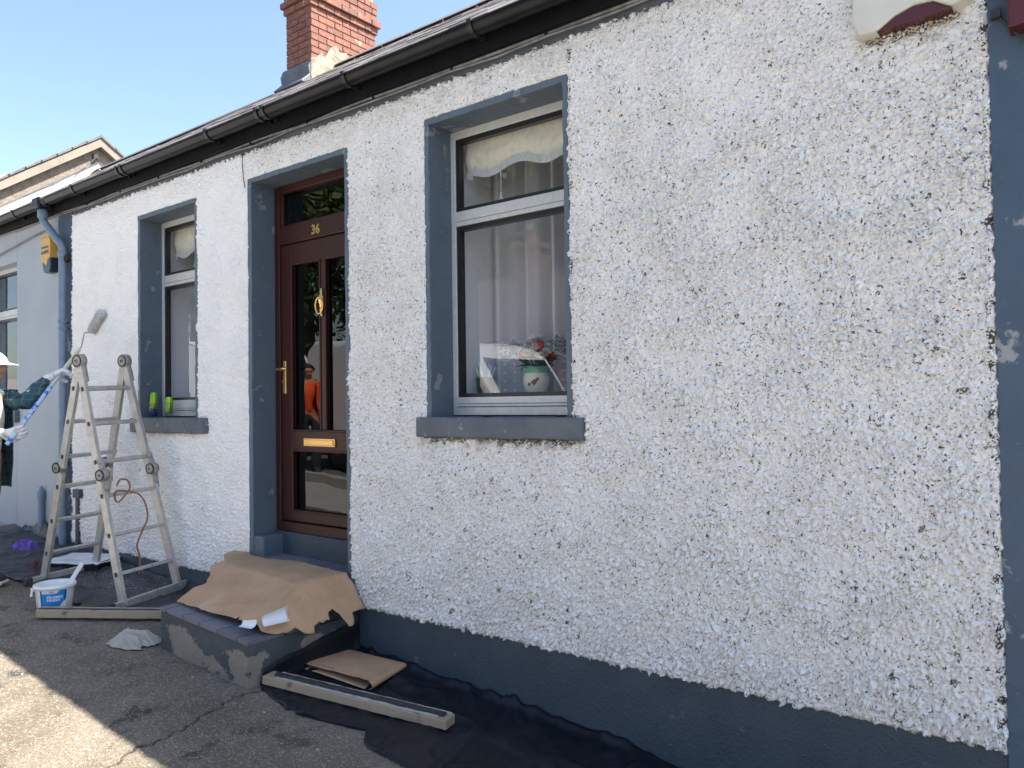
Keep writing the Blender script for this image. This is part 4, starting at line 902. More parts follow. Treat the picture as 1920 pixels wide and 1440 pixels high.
def person(root, base, facing, H, joints, shirt, tee, trousers, glove, cap=True, vest=None, hair=True, sleeve_band=None, lean=0):
    F = Vector((facing[0], facing[1], 0)).normalized(); Rt = Vector((F.y, -F.x, 0)); U = Vector(ZV); B = Vector(base); s = H/1.72
    P = lambda f, r, u: B+F*(f+lean*u)*s+Rt*r*s+U*u*s
    hipL, hipR = P(0, -.095, .90), P(0, .095, .90)
    vs, es, rs = [], [], []
    pel = chain(vs, es, rs, [P(0, 0, .95)], [(.135, .10)])
    ch = chain(vs, es, rs, [P(.0, 0, 1.10), P(.01, 0, 1.28), P(.0, 0, 1.40)], [(.125, .095), (.15, .105), (.11, .08)], pel)
    nk = chain(vs, es, rs, [P(.015, 0, 1.47), P(.035, 0, 1.52), P(.045, 0, 1.56)], [.055, .052, .060], ch)
    hd = chain(vs, es, rs, [P(.040, 0, 1.60), P(.030, 0, 1.655), P(.022, 0, 1.69)], [(.070, .082), (.076, .092), (.058, .070)], nk)
    chain(vs, es, rs, [P(.095, 0, 1.515)], [.030], nk)                        # chin
    chain(vs, es, rs, [P(.122, 0, 1.590)], [.014], hd-2)                      # nose
    for sg in (-1, 1): chain(vs, es, rs, [P(.02, .085*sg, 1.595)], [.016], hd-2)
    arms = {}
    for sg, k in ((-1, 'L'), (1, 'R')):
        sh, el, wr = [Vector(q) for q in joints[k]]; arms[k] = (sh, el, wr)
        chain(vs, es, rs, [sh, sh.lerp(el, .5), el, el.lerp(wr, .5), wr], [.060, .050, .043, .040, .030], ch)
    for sg, k in ((-1, 'footL'), (1, 'footR')):
        hip = P(0, .095*sg, .88); ank = Vector(joints[k]); kn = hip.lerp(ank, .52)+F*.03; toe = ank+F*.15-U*.05
        chain(vs, es, rs, [hip, hip.lerp(kn, .5), kn, kn.lerp(ank, .4), ank, ank+F*.06-U*.035, toe], [.095, .078, .056, .055, .040, .038, .030], pel)
    skin_mesh('body', vs, es, rs, 'skin', root, 0, 2)
    # tee shirt
    v2, e2, r2 = [], [], []
    p = chain(v2, e2, r2, [P(0, 0, .90)], [(.15, .118)]); c2 = chain(v2, e2, r2, [P(.0, 0, 1.10), P(.01, 0, 1.28), P(.0, 0, 1.40), P(.01, 0, 1.465)], [(.142, .112), (.168, .122), (.125, .095), (.07, .066)], p)
    skin_mesh('tee_shirt', v2, e2, r2, tee, root, 0, 2)
    # overshirt: shell open at the front, with sleeves
    m = MB()
    def shell(u, v):
        a = math.pi*(.20+1.60*u)+0; z = .72+.72*v; w = (.205-.02*v+.03*(1-v))*(1 if v < .9 else .8); dpt = (.150+.025*(1-v))*(1 if v < .9 else .8)
        k = 1+.05*math.sin(u*24+v*5)*(1-v)+.03*mnoise.noise(Vector((u*5, v*6, 1)))
        return P(math.cos(a)*dpt*k+.01, math.sin(a)*w*k, z)
    m.grid(shell, 44, 18); m.build('overshirt', shirt, root, solid=.006, recalc=False)
    for k in 'LR':
        sh, el, wr = arms[k]; vs3, es3, rs3 = [], [], []
        inn = sh.lerp(P(0, 0, 1.38), .35); e = wr.lerp(el, .02); ax = (wr-el).normalized()
        pts = [inn, sh, sh.lerp(el, .35)+U*.006, sh.lerp(el, .7), el-U*.012, el.lerp(wr, .3)+U*.004, el.lerp(wr, .6)-U*.004, e]
        chain(vs3, es3, rs3, pts, [.085, .080, .068, .073, .064, .062, .052, .050]); so_ = skin_mesh('sleeve', vs3, es3, rs3, shirt, root, 1, 3); dm = so_.modifiers.new('folds', 'DISPLACE'); dm.texture = FOLDS; dm.texture_coords = 'GLOBAL'; dm.strength = .030; dm.mid_level = .5
        if sleeve_band:
            for t0 in (.30, .62):
                q0 = el.lerp(wr, t0); mm = MB(); mm.tube([q0-ax*.03, q0+ax*.03], .062, 14, False); mm.build('reflective_strip', sleeve_band, root)
    # trousers, shoes
    v4, e4, r4 = [], [], []
    w0 = chain(v4, e4, r4, [P(0, 0, .99), P(0, 0, .90)], [(.145, .112), (.15, .118)])
    for sg, k in ((-1, 'footL'), (1, 'footR')):
        hip = P(0, .095*sg, .84); ank = Vector(joints[k]); kn = hip.lerp(ank, .52)+F*.03
        chain(v4, e4, r4, [hip, kn, kn.lerp(ank, .5), ank+U*.03], [.105, .080, .078, .075], w0)
        sh_ = MB(); prof = [(-.075, .0), (.19, .0), (.205, .03), (.17, .062), (.09, .085), (.06, .125), (-.06, .13), (-.085, .07)]
        G = ank.copy(); G.z = gz(ank.x)+.006
        sh_.prism(prof, lambda a, b: G+F*a-Rt*.042+U*(b+.022), lambda a, b: G+F*a+Rt*.042+U*(b+.022)); o = sh_.build('shoe', 'shoe_dark', root, bevel=.018, seg=3)
        sl_ = MB(); sl_.prism([(-.088, 0), (.20, 0), (.215, .018), (.21, .03), (-.09, .03)], lambda a, b: G+F*a-Rt*.048+U*b, lambda a, b: G+F*a+Rt*.048+U*b); sl_.build('sole', 'shoe_sole', root, bevel=.006)
    skin_mesh('trousers', v4, e4, r4, trousers, root, 0, 2)
    # face and hair, cap
    for sg in (-1, 1):
        m = MB(); m.lathe([(.001, -.011), (.008, -.008), (.011, 0), (.008, .008), (.001, .011)], 10, Matrix.Translation(P(.104, .032*sg, 1.615))); m.build('eye', 'eye_white', root)
    m = MB(); m.bar(P(.104, -.024, 1.548), P(.104, .024, 1.548), .016, .012); m.build('mouth', 'lip', root, bevel=.005)
    m = MB(); C = P(.012, 0, 1.645)
    def hairf(u, v):
        a = 2*math.pi*u; e = R(-18)+R(108)*v; d = F*math.cos(a)*.112+Rt*math.sin(a)*.098
        if math.cos(a) > .55 and v < .45: e = max(e, R(22))
        return C+d*math.cos(e)*s+U*math.sin(e)*.098*s
    m.grid(hairf, 28, 10); m.build('hair', 'hair_dark', root, recalc=False)
    if cap:
        m = MB(); m.grid(lambda u, v: C+U*.012+(F*math.cos(2*math.pi*u)*.122+Rt*math.sin(2*math.pi*u)*.106)*math.cos(R(90)*v*.98+.02)*s+U*math.sin(R(90)*v)*.098*s, 30, 10); cp = m.build('cap', 'cap_white', root, recalc=False)
        m = MB(); m.grid(lambda u, v: C+U*(.018-.020*v)+F*(.118*math.cos(R(-62+124*u))+.082*v*math.cos(R(-50+100*u)))*s+Rt*(.104*math.sin(R(-62+124*u))+.012*v*math.sin(R(-62+124*u)))*s, 16, 5); m.build('cap_peak', 'cap_white', root, solid=.004, recalc=False)
    return arms
def painter():
    base = (-6.612, -1.03, gz(-6.612)); root = thing('person', 'painter in white cap, dark checked shirt and white gloves reaching with a roller pole', 'person', base)
    F = Vector((.74, .67, 0)).normalized()
    h1, h2 = Vector((-6.376, -.520, 1.880)), Vector((-6.285, -.880, 1.420))
    J = {'L': ((-6.70, -.835, 1.665), (-6.475, -.735, 1.655), h1+Vector((-.045, -.085, -.045))), 'R': ((-6.515, -1.10, 1.655), (-6.575, -1.105, 1.385), h2+Vector((-.085, -.065, .012))),
         'footL': (-6.80, -1.00, .385), 'footR': (-6.625, -1.02, .375)}
    arms = person(root, base, F, 1.70, J, 'check_shirt', 'tee_white', 'trousers', 'glove_white', lean=.055)
    pole = (Vector((-6.45, -.33, 2.12))-h2).normalized()
    hand('glove', arms['L'][2], (h1+Vector((.01, .03, .02))-arms['L'][2]), Vector((.3, -.2, -1)), 'glove_white', root, 1.15, 1.25, 1)
    hand('glove', arms['R'][2], (h2-arms['R'][2]), Vector((-.2, .9, .3)), 'glove_white', root, 1.2, 1.25, -1)
    # roller on its pole
    rl = thing('paint_roller', 'fluffy roller on a blue paint spattered pole held by the painter', 'paint roller', tuple(h2-pole*.05))
    p0 = h2-pole*.10; p1 = h2+pole*.44; p2 = h2+pole*.64; p3 = h2+pole*.83
    m = MB(); m.tube([p0, p0+pole*.004, p1-pole*.004, p1], [.014, .0165, .0165, .014], 14); m.build('pole', 'pole_blue', rl)
    m = MB(); m.tube([p1-pole*.02, p2], .0125, 12); m.build('pole_extension', 'pole_grey', rl)
    m = MB(); m.tube([p2-pole*.015, p2, p2+pole*.01, p3-pole*.06, p3-pole*.02, p3], [.013, .016, .015, .013, .017, .013], 12); m.build('handle', 'handle_cream', rl)
    rc = Vector((-6.86, -.052, 2.335)); ax = Vector((.82, -.04, .57)).normalized(); e0 = rc-ax*.125; e1 = rc+ax*.125
    m = MB(); m.tube([p3, p3+pole*.03, (p3+pole*.03).lerp(e0, .6)+Vector((0, -.03, .03)), e0-ax*.02+Vector((0, -.02, 0)), e0-ax*.012, e0], .0045, 8); m.build('frame_wire', 'ladder_plate', rl)
    m = MB(); n = 26
    def sl(u, v):
        q = e0.lerp(e1, v); a = ax.orthogonal().normalized(); b = ax.cross(a); r = .034*(.80 if v in (0, 1) else 1)*(1+.10*mnoise.noise(Vector((u*14, v*12, 4))))
        return q+(a*math.cos(2*math.pi*u)+b*math.sin(2*math.pi*u))*r
    m.grid(sl, 30, 22); m.tube([e0, e0+ax*.002], .028, 14); m.tube([e1-ax*.002, e1], .028, 14); m.build('sleeve', 'roller_pile', rl, recalc=False)
    m = MB(); rr = random.Random(6); a = ax.orthogonal().normalized(); b = ax.cross(a)
    for i in range(1400):
        t = rr.random(); an = rr.uniform(0, 6.283); d = a*math.cos(an)+b*math.sin(an); q = e0.lerp(e1, t)+d*.030; q2 = q+d*rr.uniform(.010, .026)+ax*rr.uniform(-.008, .008); w_ = ax.cross(d)*.0022; m.add([q-w_, q+w_, q2], [(0, 1, 2)])
    tag(m.build('pile_fibres', 'roller_pile', rl, recalc=False), None, kind='stuff')
painter()
def hi_vis_person():
    bx, by = -10.0, -4.15; base = (bx, by, gz(bx)); root = thing('person', 'person in orange hi-vis jacket mirrored in the glazed door', 'person', base)
    F = Vector((.9, .45, 0)).normalized(); Rt = Vector((F.y, -F.x, 0)); B = Vector(base)
    P = lambda f, r, u: B+F*f+Rt*r+Vector((0, 0, u))
    J = {'L': (P(0, -.19, 1.42), P(.03, -.24, 1.14), P(.16, -.20, .93)), 'R': (P(0, .19, 1.42), P(.05, .24, 1.14), P(.2, .17, .98)), 'footL': P(-.02, -.1, .085), 'footR': P(.05, .1, .085)}
    arms = person(root, base, F, 1.75, J, 'hi_vis', 'hi_vis', 'dark_trousers', None, cap=False, sleeve_band='reflective_band')
    for k, sg in (('L', 1), ('R', -1)): hand('hand', arms[k][2], (arms[k][2]-arms[k][1]), -Rt*(-1 if k == 'L' else 1)*1.0, 'skin', root, .5, .95, sg)
hi_vis_person()

# ------------------------------------------------------------------ dust sheets, card, timbers
def sheet(name, label, front, back_y, climb, xs, mat, seed, extra=None, spat=None):
    fx = [p[0] for p in front]; fy = [p[1] for p in front]; nu = int((xs[1]-xs[0])/.014); nv = 60; V = []; A = []
    for j in range(nv+1):
        v = j/nv
        for i in range(nu+1):
            x = xs[0]+(xs[1]-xs[0])*i/nu
            f = float(np.interp(x, fx, fy))+.010*mnoise.noise(Vector((x*9, seed, 0)))+.02*mnoise.noise(Vector((x*2.3, seed, 1))); b = back_y(x); y = f+(b-f)*v
            n = lambda s_, k=0: mnoise.noise(Vector((x*s_, y*s_, seed+k)))
            fold = abs(n(2.6))*.8+abs(n(5.5, 3))*.5
            z = gz(x)+.016+.024*(max(0, .30-fold)/.30)**1.5*(.5+.5*v)+.006*(n(7, 5)+.5)*.5+.010*max(0, .10-abs(n(3.3, 9)))/.10
            c = climb(x); t = max(0, (y-(-.07))/.05) if c > 0 else 0; z += c*min(1.4, t)**1.3
            if j == 0: z = gz(x)+.012
            if extra: x_, y, z = extra(x, y, z)
            else: x_ = x
            V.append((x_, y, z)); A.append(spat(x, y) if spat else 0)
    w = nu+1; F = np.array([(j*w+i, j*w+i+1, (j+1)*w+i+1, (j+1)*w+i) for j in range(nv) for i in range(nu)])
    me = arr_mesh(name, np.array(V), F, mat, {'spatter': np.array(A)}); o = link(bpy.data.objects.new(name, me)); md = o.modifiers.new('thickness', 'SOLIDIFY'); md.thickness = .0015; md.offset = 0
    return tag(o, label, 'dust sheet', 'black dust sheets on the ground')
def crease(x, y, z):
    # a fold crossing the sheet, and the edge pushed up against the step
    d = abs((x+2.47)-(y-.04)*-.29); z += .014*max(0, 1-d/.02)
    d2 = abs((x+2.42)-(y-.02)*-.45); z += .03*max(0, 1-d2/.05)*max(0, 1-abs(y+.04)/.12)
    if x < -3.555: z += (-3.555-x)*4.2*(.35+.65*max(0, min(1, (y+.70)/.7))); x = -3.556+.004*mnoise.noise(Vector((x*20, y*6, 0)))
    return x, y, z
sheet('dust_sheet', 'black dust sheet spread along the wall right of the step', [(-3.62, -.69), (-3.45, -.73), (-3.33, -.76), (-3.22, -.785), (-3.19, -.745), (-3.15, -.775), (-3.01, -.75), (-2.76, -.67), (-2.74, -.70), (-2.69, -.755), (-2.55, -.78), (-2.40, -.79), (-1.9, -.85), (-.9, -.9)],
      lambda x: -.026, lambda x: .030+.035*max(0, mnoise.noise(Vector((x*3.1, 2, 0))))-.06*max(0, min(1, (x+1.75)/.3)), (-3.60, -.9), 'sheet_black', 3, crease)
def spat(x, y): return max(0, 1-((x+5.95)/.62)**2-((y+.26)/.30)**2)**.5
sheet('dust_sheet', 'paint spattered black dust sheet beneath the stepladder', [(-8.45, -.36), (-7.6, -.60), (-6.9, -.79), (-6.37, -.77), (-6.0, -.80), (-5.72, -.80), (-5.60, -.73), (-5.51, -.76), (-5.40, -.62), (-5.28, -.64), (-5.1, -.40), (-4.75, -.20), (-4.50, -.16)],
      lambda x: -.024, lambda x: .025+.03*max(0, mnoise.noise(Vector((x*2.7, 9, 0))))+.12*math.exp(-((x+8.05)/.16)**2), (-8.45, -4.50), 'sheet_spattered', 8, None, lambda x, y: .15+.85*spat(x, y) if True else 0)

def inside(p, poly):
    x, y = p; r = False; j = len(poly)-1
    for i in range(len(poly)):
        a, b = poly[i], poly[j]
        if (a[1] > y) != (b[1] > y) and x < (b[0]-a[0])*(y-a[1])/(b[1]-a[1])+a[0]: r = not r
        j = i
    return r
def draped(name, poly, zf, mat, parent=None, step=.016, thick=.0022, jag=.005):
    from mathutils.geometry import delaunay_2d_cdt
    rr = random.Random(5); pts = []; 
    for i in range(len(poly)):
        a, b = Vector(poly[i]), Vector(poly[(i+1) % len(poly)]); n = max(1, int((b-a).length/.02))
        for k in range(n): q = a.lerp(b, k/n); pts.append(q+Vector((rr.uniform(-jag, jag), rr.uniform(-jag, jag))) if k else q)
    nb = len(pts); edges = [(i, (i+1) % nb) for i in range(nb)]; xs = [p[0] for p in poly]; ys = [p[1] for p in poly]
    y = min(ys)
    while y < max(ys):
        x = min(xs)
        while x < max(xs):
            q = (x+rr.uniform(-.004, .004), y+rr.uniform(-.004, .004))
            if inside(q, poly): pts.append(Vector(q))
            x += step
        y += step
    v, e, f, *_ = delaunay_2d_cdt(pts, edges, [], 1, 1e-5)
    f = [t for t in f if inside(((v[t[0]].x+v[t[1]].x+v[t[2]].x)/3, (v[t[0]].y+v[t[1]].y+v[t[2]].y)/3), [(p.x, p.y) for p in pts[:nb]])]
    m = MB(); m.add([(p.x, p.y, zf(p.x, p.y)) for p in v], f, True); return m.build(name, mat, parent, solid=thick)
def card():
    C = thing('cardboard_sheet', 'torn brown cardboard sheet draped over the doorstep', 'cardboard', (-4.0, -.3, .4))
    poly = [(-4.767, -.157), (-4.826, -.045), (-4.74, -.030), (-4.69, -.02), (-4.60, -.06), (-4.42, -.074), (-4.30, -.04), (-4.162, -.012), (-4.0, -.035), (-3.83, -.05), (-3.67, -.062), (-3.611, -.051), (-3.572, -.040), (-3.465, -.069), (-3.465, -.156), (-3.417, -.182), (-3.411, -.223), (-3.471, -.241), (-3.50, -.27), (-3.493, -.305), (-3.464, -.318), (-3.481, -.378), (-3.484, -.408), (-3.459, -.424), (-3.485, -.468), (-3.53, -.50), (-3.535, -.55), (-3.565, -.64), (-3.602, -.693), (-3.80, -.700), (-3.82, -.675), (-3.825, -.702), (-4.10, -.705), (-4.3, -.70), (-4.454, -.695), (-4.473, -.549), (-4.419, -.496), (-4.50, -.42), (-4.592, -.36), (-4.572, -.278), (-4.70, -.20)]
    def zf(x, y):
        z = float(np.interp(y, [-.78, -.66, -.33, -.27, .2], [.408, .432, .583, .594, .594])); sx = max(0, x+3.63)
        z = z-sx*1.05-(.012 if sx > 0 else 0)*min(1, sx/.02)
        for (ax_, ay_, bx_, by_, hh) in ((-4.05, -.02, -4.22, -.70, .005), (-3.80, -.05, -3.62, -.62, .008), (-4.45, -.30, -3.70, -.36, .005), (-4.30, -.69, -3.75, -.52, .004)):
            L_ = math.hypot(bx_-ax_, by_-ay_); d_ = abs((x-ax_)*(by_-ay_)-(y-ay_)*(bx_-ax_))/L_; z += hh*1.5*max(0, 1-d_/.016)
        return z+.004*mnoise.noise(Vector((x*5, y*5, 0)))+.007*mnoise.noise(Vector((x*1.9, y*2.3, 4)))+.006*max(0, -x-4.4)
    poly = [(a, b+.03 if b < -.6 else b) for a, b in poly]
    draped('sheet', poly, zf, 'cardboard', C)
    for (A, B, rad, a1, w) in (((-3.575, -.665, .430), (-3.535, -.53, .436), .034, 165, 1), ((-3.72, -.712, .418), (-3.615, -.705, .422), .024, 130, .75)):
        A, B = Vector(A), Vector(B); ax = (B-A).normalized(); side = Vector((0, 0, 1)).cross(ax).normalized(); m = MB()
        if side.x > 0: side = -side
        def fn(u, v):
            a = R(-20+a1*v); r = rad*(1+.5*u); return A.lerp(B, u)+side*(-math.cos(a)*0+math.sin(a))*r*.9+Vector((0, 0, 1-math.cos(a)))*r*.8-side*.005
        m.grid(fn, 10, 12); m.build('curled_corner', 'card_white', C, solid=.002, recalc=False)
    D = thing('folded_card', 'folded piece of brown cardboard lying on the black sheet', 'cardboard', (-3.35, -.23, .12))
    P00, P01, P10, P11 = Vector((-3.535, -.435, 0)), Vector((-3.68, -.115, 0)), Vector((-3.075, -.385, 0)), Vector((-3.155, -.045, 0))
    m = MB()
    def fn(u, v):
        if u < .46: a = u/.46; q = P00.lerp(P10, a*.99).lerp(P01.lerp(P11, a*.99), v); h = .014+.004*math.sin(a*5)
        elif u < .56:
            t = (u-.46)/.10*math.pi; q = P10.lerp(P11, v)+Vector((1, .1, 0))*math.sin(t)*.022*(1.3-.7*v); h = .014+.019*(1-math.cos(t))*(1.1-.5*v)
        else: a = (u-.56)/.44; q = P10.lerp(P00, a).lerp(P11.lerp(P01, a), v); h = .014+.038*(1.1-.5*v)*(1-.45*a)
        if u >= .56 and v == 0: q = q+(P01-P00)*(.05+.05*mnoise.noise(Vector((u*16, 1, 0)))+(.09 if .82 < u < .93 else 0))
        return Vector((q.x, q.y, gz(q.x)+.014+h+.003*mnoise.noise(Vector((q.x*8, q.y*8, u)))))
    m.grid(fn, 90, 22, True); m.build('board', 'cardboard', D, solid=.003, recalc=False)
    m = MB(); m.tube([fn(.46+.10*t, 0)+Vector((.001, -.002, 0)) for t in [i/10 for i in range(11)]], .0022, 6); m.build('green_edge', 'card_green', D)
card()
def timber(name, label, a, b, width, height, strips, seed):
    a, b = Vector((*a, gz(a[0])+.026)), Vector((*b, gz(b[0])+.026)); d = (b-a); L = d.length; d.normalize(); n = Vector((-d.y, d.x, 0)).normalized(); u = d.cross(n)
    T = thing(name, label, 'timber', tuple(a), 'timber battens on the ground'); M = Matrix((d, n, u)).transposed().to_4x4(); M.translation = a
    def put(m, nm, mat, bev):
        o = m.build(nm, mat, T, bevel=bev); o.matrix_parent_inverse = Matrix.Translation(-T.location) @ M; return o
    m = MB(); wob_box(m, (0, 0, 0), (L, width, height), 30, .0012, 0, seed); put(m, 'batten', 'timber', .003)
    for (y0, y1, x0, x1, h, mat, nm) in strips:
        m = MB(); wob_box(m, (x0*L, y0, height-.004), (x1*L, y1, height+h), 34, .0015, 0, seed+int(y0*1000)); put(m, nm, mat, .002)
    return T
timber('timber_batten', 'pale timber batten with black tarred strips beside the folded card', (-3.535, -.705), (-2.470, -.452), .088, .044,
       [(.012, .028, .07, .95, .004, 'pale_strip', 'pale_strip'), (.030, .066, .05, .97, .012, 'tar_strip', 'tar_strip'), (.072, .084, .06, .99, .007, 'pale_strip', 'pale_strip')], 2)
timber('timber_batten', 'timber batten lying between the paint bucket and the doorstep', (-5.480, -1.050), (-4.760, -.408), .074, .050,
       [(.018, .040, .0, 1.0, .004, 'tar_strip', 'tar_strip'), (.042, .052, .01, .99, .010, 'timber', 'lath'), (.056, .072, .0, 1.0, .006, 'tar_strip', 'tar_strip')], 5)

def crumple(name, label, cat, c, sx, sy, h, rot, mat, seed, n=72):
    m = MB(); cr, sr = math.cos(rot), math.sin(rot); rr = random.Random(int(seed*10)); rid = [(rr.uniform(0, 3.14), rr.uniform(-.7, .7), rr.uniform(.10, .22), rr.uniform(.5, 1), rr.uniform(0, 6)) for _ in range(15)]
    def fn(u, v):
        a, b = u*2-1, v*2-1; q = max(abs(a), abs(b)); th = math.atan2(b, a); L = math.hypot(a, b)+1e-6
        rim = .78+.42*mnoise.noise(Vector((math.cos(th)*1.4, math.sin(th)*1.4, seed)))+.16*mnoise.noise(Vector((math.cos(th)*4, math.sin(th)*4, seed+3)))
        a, b = a/L*q*rim, b/L*q*rim; z = .12; dx = dy = 0
        for (t, o, w, k, ph) in rid:
            d = a*math.cos(t)+b*math.sin(t)-o*.6+.20*math.sin(2.6*(-a*math.sin(t)+b*math.cos(t))+ph); g = math.exp(-(d/(w*.62))**2); z = max(z, z*.35+k*g); dx += math.cos(t)*d*g*.8; dy += math.sin(t)*d*g*.8
        z = h*z*(1-sstep(.45, 1.0, q)*.92)+.004*mnoise.noise(Vector((a*9, b*9, seed)))
        X = (a+dx*.6)*sx/2; Y = (b+dy*.6)*sy/2
        xx, yy = c[0]+X*cr-Y*sr, c[1]+X*sr+Y*cr
        return Vector((xx, yy, gz(xx)+.010+max(0, float(z))))
    m.grid(fn, n, n); return tag(m.build(name, mat, solid=.003, sub=1, recalc=False), label, cat)
crumple('rag', 'crumpled beige rag lying against the doorstep corner', 'rag', (-4.64, -.83), .44, .26, .060, R(35), 'rag_cloth', 3.3)
crumple('purple_cloth', 'purple cloth dropped on the dust sheet near the neighbouring wall', 'cloth', (-7.60, -.34), .40, .24, .060, R(20), 'purple_cloth', 5.1)
crumple('maroon_cloth', 'dark maroon cloth beside the white paint tray', 'cloth', (-6.78, -.52), .32, .18, .055, R(40), 'maroon_cloth', 8.4)

# ------------------------------------------------------------------ bucket, tray
def bucket():
    c = Vector((-5.655, -.865, gz(-5.655)+.006)); K = thing('paint_bucket', 'white tub with a blue label standing beside the timber batten', 'bucket', tuple(c)); T = Matrix.Translation(c)
    face = math.atan2(-3.1-c.y, 0-c.x); sx, sy = 1.0, 1.0
    m = MB(); m.lathe([(.098, 0), (.102, .004), (.118, .150), (.119, .168), (.114, .168), (.112, .150), (.098, .03), (.04, .030), (.001, .030)], 40, T, cap1=False); m.build('tub', 'tub_white', K)
    m = MB(); m.lathe([(.117, .150), (.127, .150), (.129, .158), (.127, .172), (.121, .176), (.116, .172), (.116, .150)], 40, T, cap0=False, cap1=False); m.build('rim', 'tub_white', K)
    m = MB(); m.lathe([(.001, .125), (.06, .128), (.112, .126)], 32, T, cap0=False, cap1=False); m.build('paint', 'wet_paint', K, recalc=False)
    def patch(a0, a1, z0, z1, off, fnz=None, n=16):
        q = MB()
        def fn(u, v):
            a = face+a0+(a1-a0)*u; lo, hi = (fnz(u) if fnz else (z0, z1)); z = lo+(hi-lo)*v; r = .102+(.118-.102)*(z-.004)/.146+off
            return c+Vector((r*math.cos(a), r*math.sin(a), z))
        return q.grid(fn, n, 6)
    patch(-.72, .62, 0, 0, .0012, lambda u: (.012, .125 if u < .62 else (.125+.02*min(1, (u-.62)/.08) if u < .70 else .145))).build('label_blue', 'label_blue', K, recalc=False)
    patch(.15, .62, 0, 0, .0020, lambda u: (.012, .012+.075*max(0, u-.02)**.7)).build('label_curve', 'label_white', K, recalc=False)
    patch(-.80, -.72, .012, .145, .0012).build('label_edge', 'label_navy', K, recalc=False); patch(-1.05, -.82, .016, .140, .0012).build('label_text_panel', 'label_white', K, recalc=False)
    patch(.50, .56, .070, .140, .0026).build('label_stripe', 'label_navy', K, recalc=False)
    for body, z, size in (('PROMIX', .100, .024), ('FINISH', .080, .024)):
        t = text_part('lettering', body, size, Matrix.Identity(4), 'label_white', K, .0004, 'LEFT', .0006, 1.1); me = t.data
        for v in me.vertices:
            r = .102+.016*(z+v.co.y)/.15+.0022+v.co.z; a = face-.42+v.co.x/r; v.co = c+Vector((r*math.cos(a), r*math.sin(a), z+v.co.y))
    t = text_part('lettering', 'Finish', .011, Matrix.Identity(4), 'label_ink', K, .0004, 'LEFT', 0, 1.0)
    for v in t.data.vertices:
        r = .102+.016*(.135+v.co.y)/.15+.0022+v.co.z; a = face-.28+v.co.x/r; v.co = c+Vector((r*math.cos(a), r*math.sin(a), .135+v.co.y))
    ha = face-1.35; hp = c+Vector((.130*math.cos(ha), .130*math.sin(ha), .150)); m = MB()
    m.tube([hp, hp+Vector((.006*math.cos(ha), .006*math.sin(ha), -.02)), hp+Vector((.012, -.012, -.035)), hp+Vector((.03, -.02, -.03))], .007, 8); m.lathe([(.012, -.012), (.012, .012)], 12, Matrix.Translation(hp)); m.build('handle', 'tub_white', K)
    S = MB(); a = c+Vector((.03, .04, .10)); b = c+Vector((-.02, .185, .275)); S.bar(a, b, .028, .006, (1, -.3, .2)); tag(S.build('stirring_stick', 'tub_white', bevel=.002), 'paint caked stirring stick leaning in the tub', 'stick')
bucket()
def tray():
    c = Vector((-6.665, -.235, gz(-6.665)+.014)); Y = thing('paint_tray', 'roller tray heaped with white paint behind the stepladder', 'paint tray', tuple(c)); M = Matrix.Translation(c) @ Matrix.Rotation(R(32), 4, 'Z')
    m = MB(); w, l, h = .17, .21, .050
    m.box((-l-.02, -w-.02, .0), (l+.02, w+.02, .01), M)
    for (a, b) in (((-l-.02, -w-.02, .01), (-l, w+.02, h)), ((l, -w-.02, .01), (l+.02, w+.02, h)), ((-l, -w-.02, .01), (l, -w, h)), ((-l, w, .01), (l, w+.02, h))): m.box(a, b, M)
    m.build('tray', 'black_plastic', Y, bevel=.008)
    m = MB(); m.grid(lambda u, v: M @ Vector(((u*2-1)*(l+.026)*(1+.05*mnoise.noise(Vector((v*6, 3, 1)))), (v*2-1)*(w+.026)*(1+.06*mnoise.noise(Vector((u*6, 5, 1)))), h+.006+.010*mnoise.noise(Vector((u*4, v*4, 2)))-.012*u)), 20, 16); m.build('paint', 'wet_paint', Y, solid=.01, recalc=False)
tray()

# ------------------------------------------------------------------ glasses and cans on the small sill
def tumbler(x, y, zs, blue, lab_g, lab_c):
    G = thing('drinking_glass', lab_g, 'glass', (x, y, zs), 'glasses on the small window sill'); T = Matrix.Translation((x, y, zs)); m = MB()
    m.lathe([(.026, 0), (.029, .002), (.0365, .118), (.0365, .120), (.0345, .120), (.028, .012), (.001, .010)], 24, T, cap1=False); m.build('wall', 'tumbler_glass', G)
    if blue: m = MB(); m.lathe([(.0262, .011), (.0278, .014), (.0300, .066), (.001, .066)], 24, T); m.build('blue_base', 'glass_blue', G)
    z0 = .070 if blue else .030; hgt = .128; C = thing('drink_can', lab_c, 'can', (x, y, zs+z0), 'cans on the small window sill'); M = T @ Matrix.Translation((0, 0, z0)) @ Matrix.Rotation(R(3), 4, 'Y'); m = MB()
    m.lathe([(.020, 0), (.0265, .010), (.0265, hgt-.010), (.0215, hgt-.001)], 24, M); m.build('can_body', 'can_green', C); m = MB(); m.lathe([(.0215, hgt-.001), (.0222, hgt+.003), (.020, hgt+.003), (.018, hgt-.002), (.001, hgt-.002)], 24, M); m.build('can_rim', 'can_metal', C)
tumbler(-6.105, .050, 1.513, True, 'glass with a blue base holding the left green can', 'green can upended in the blue based glass')
tumbler(-5.865, .050, 1.513, False, 'clear glass holding the right green can', 'green can upended in the clear glass')

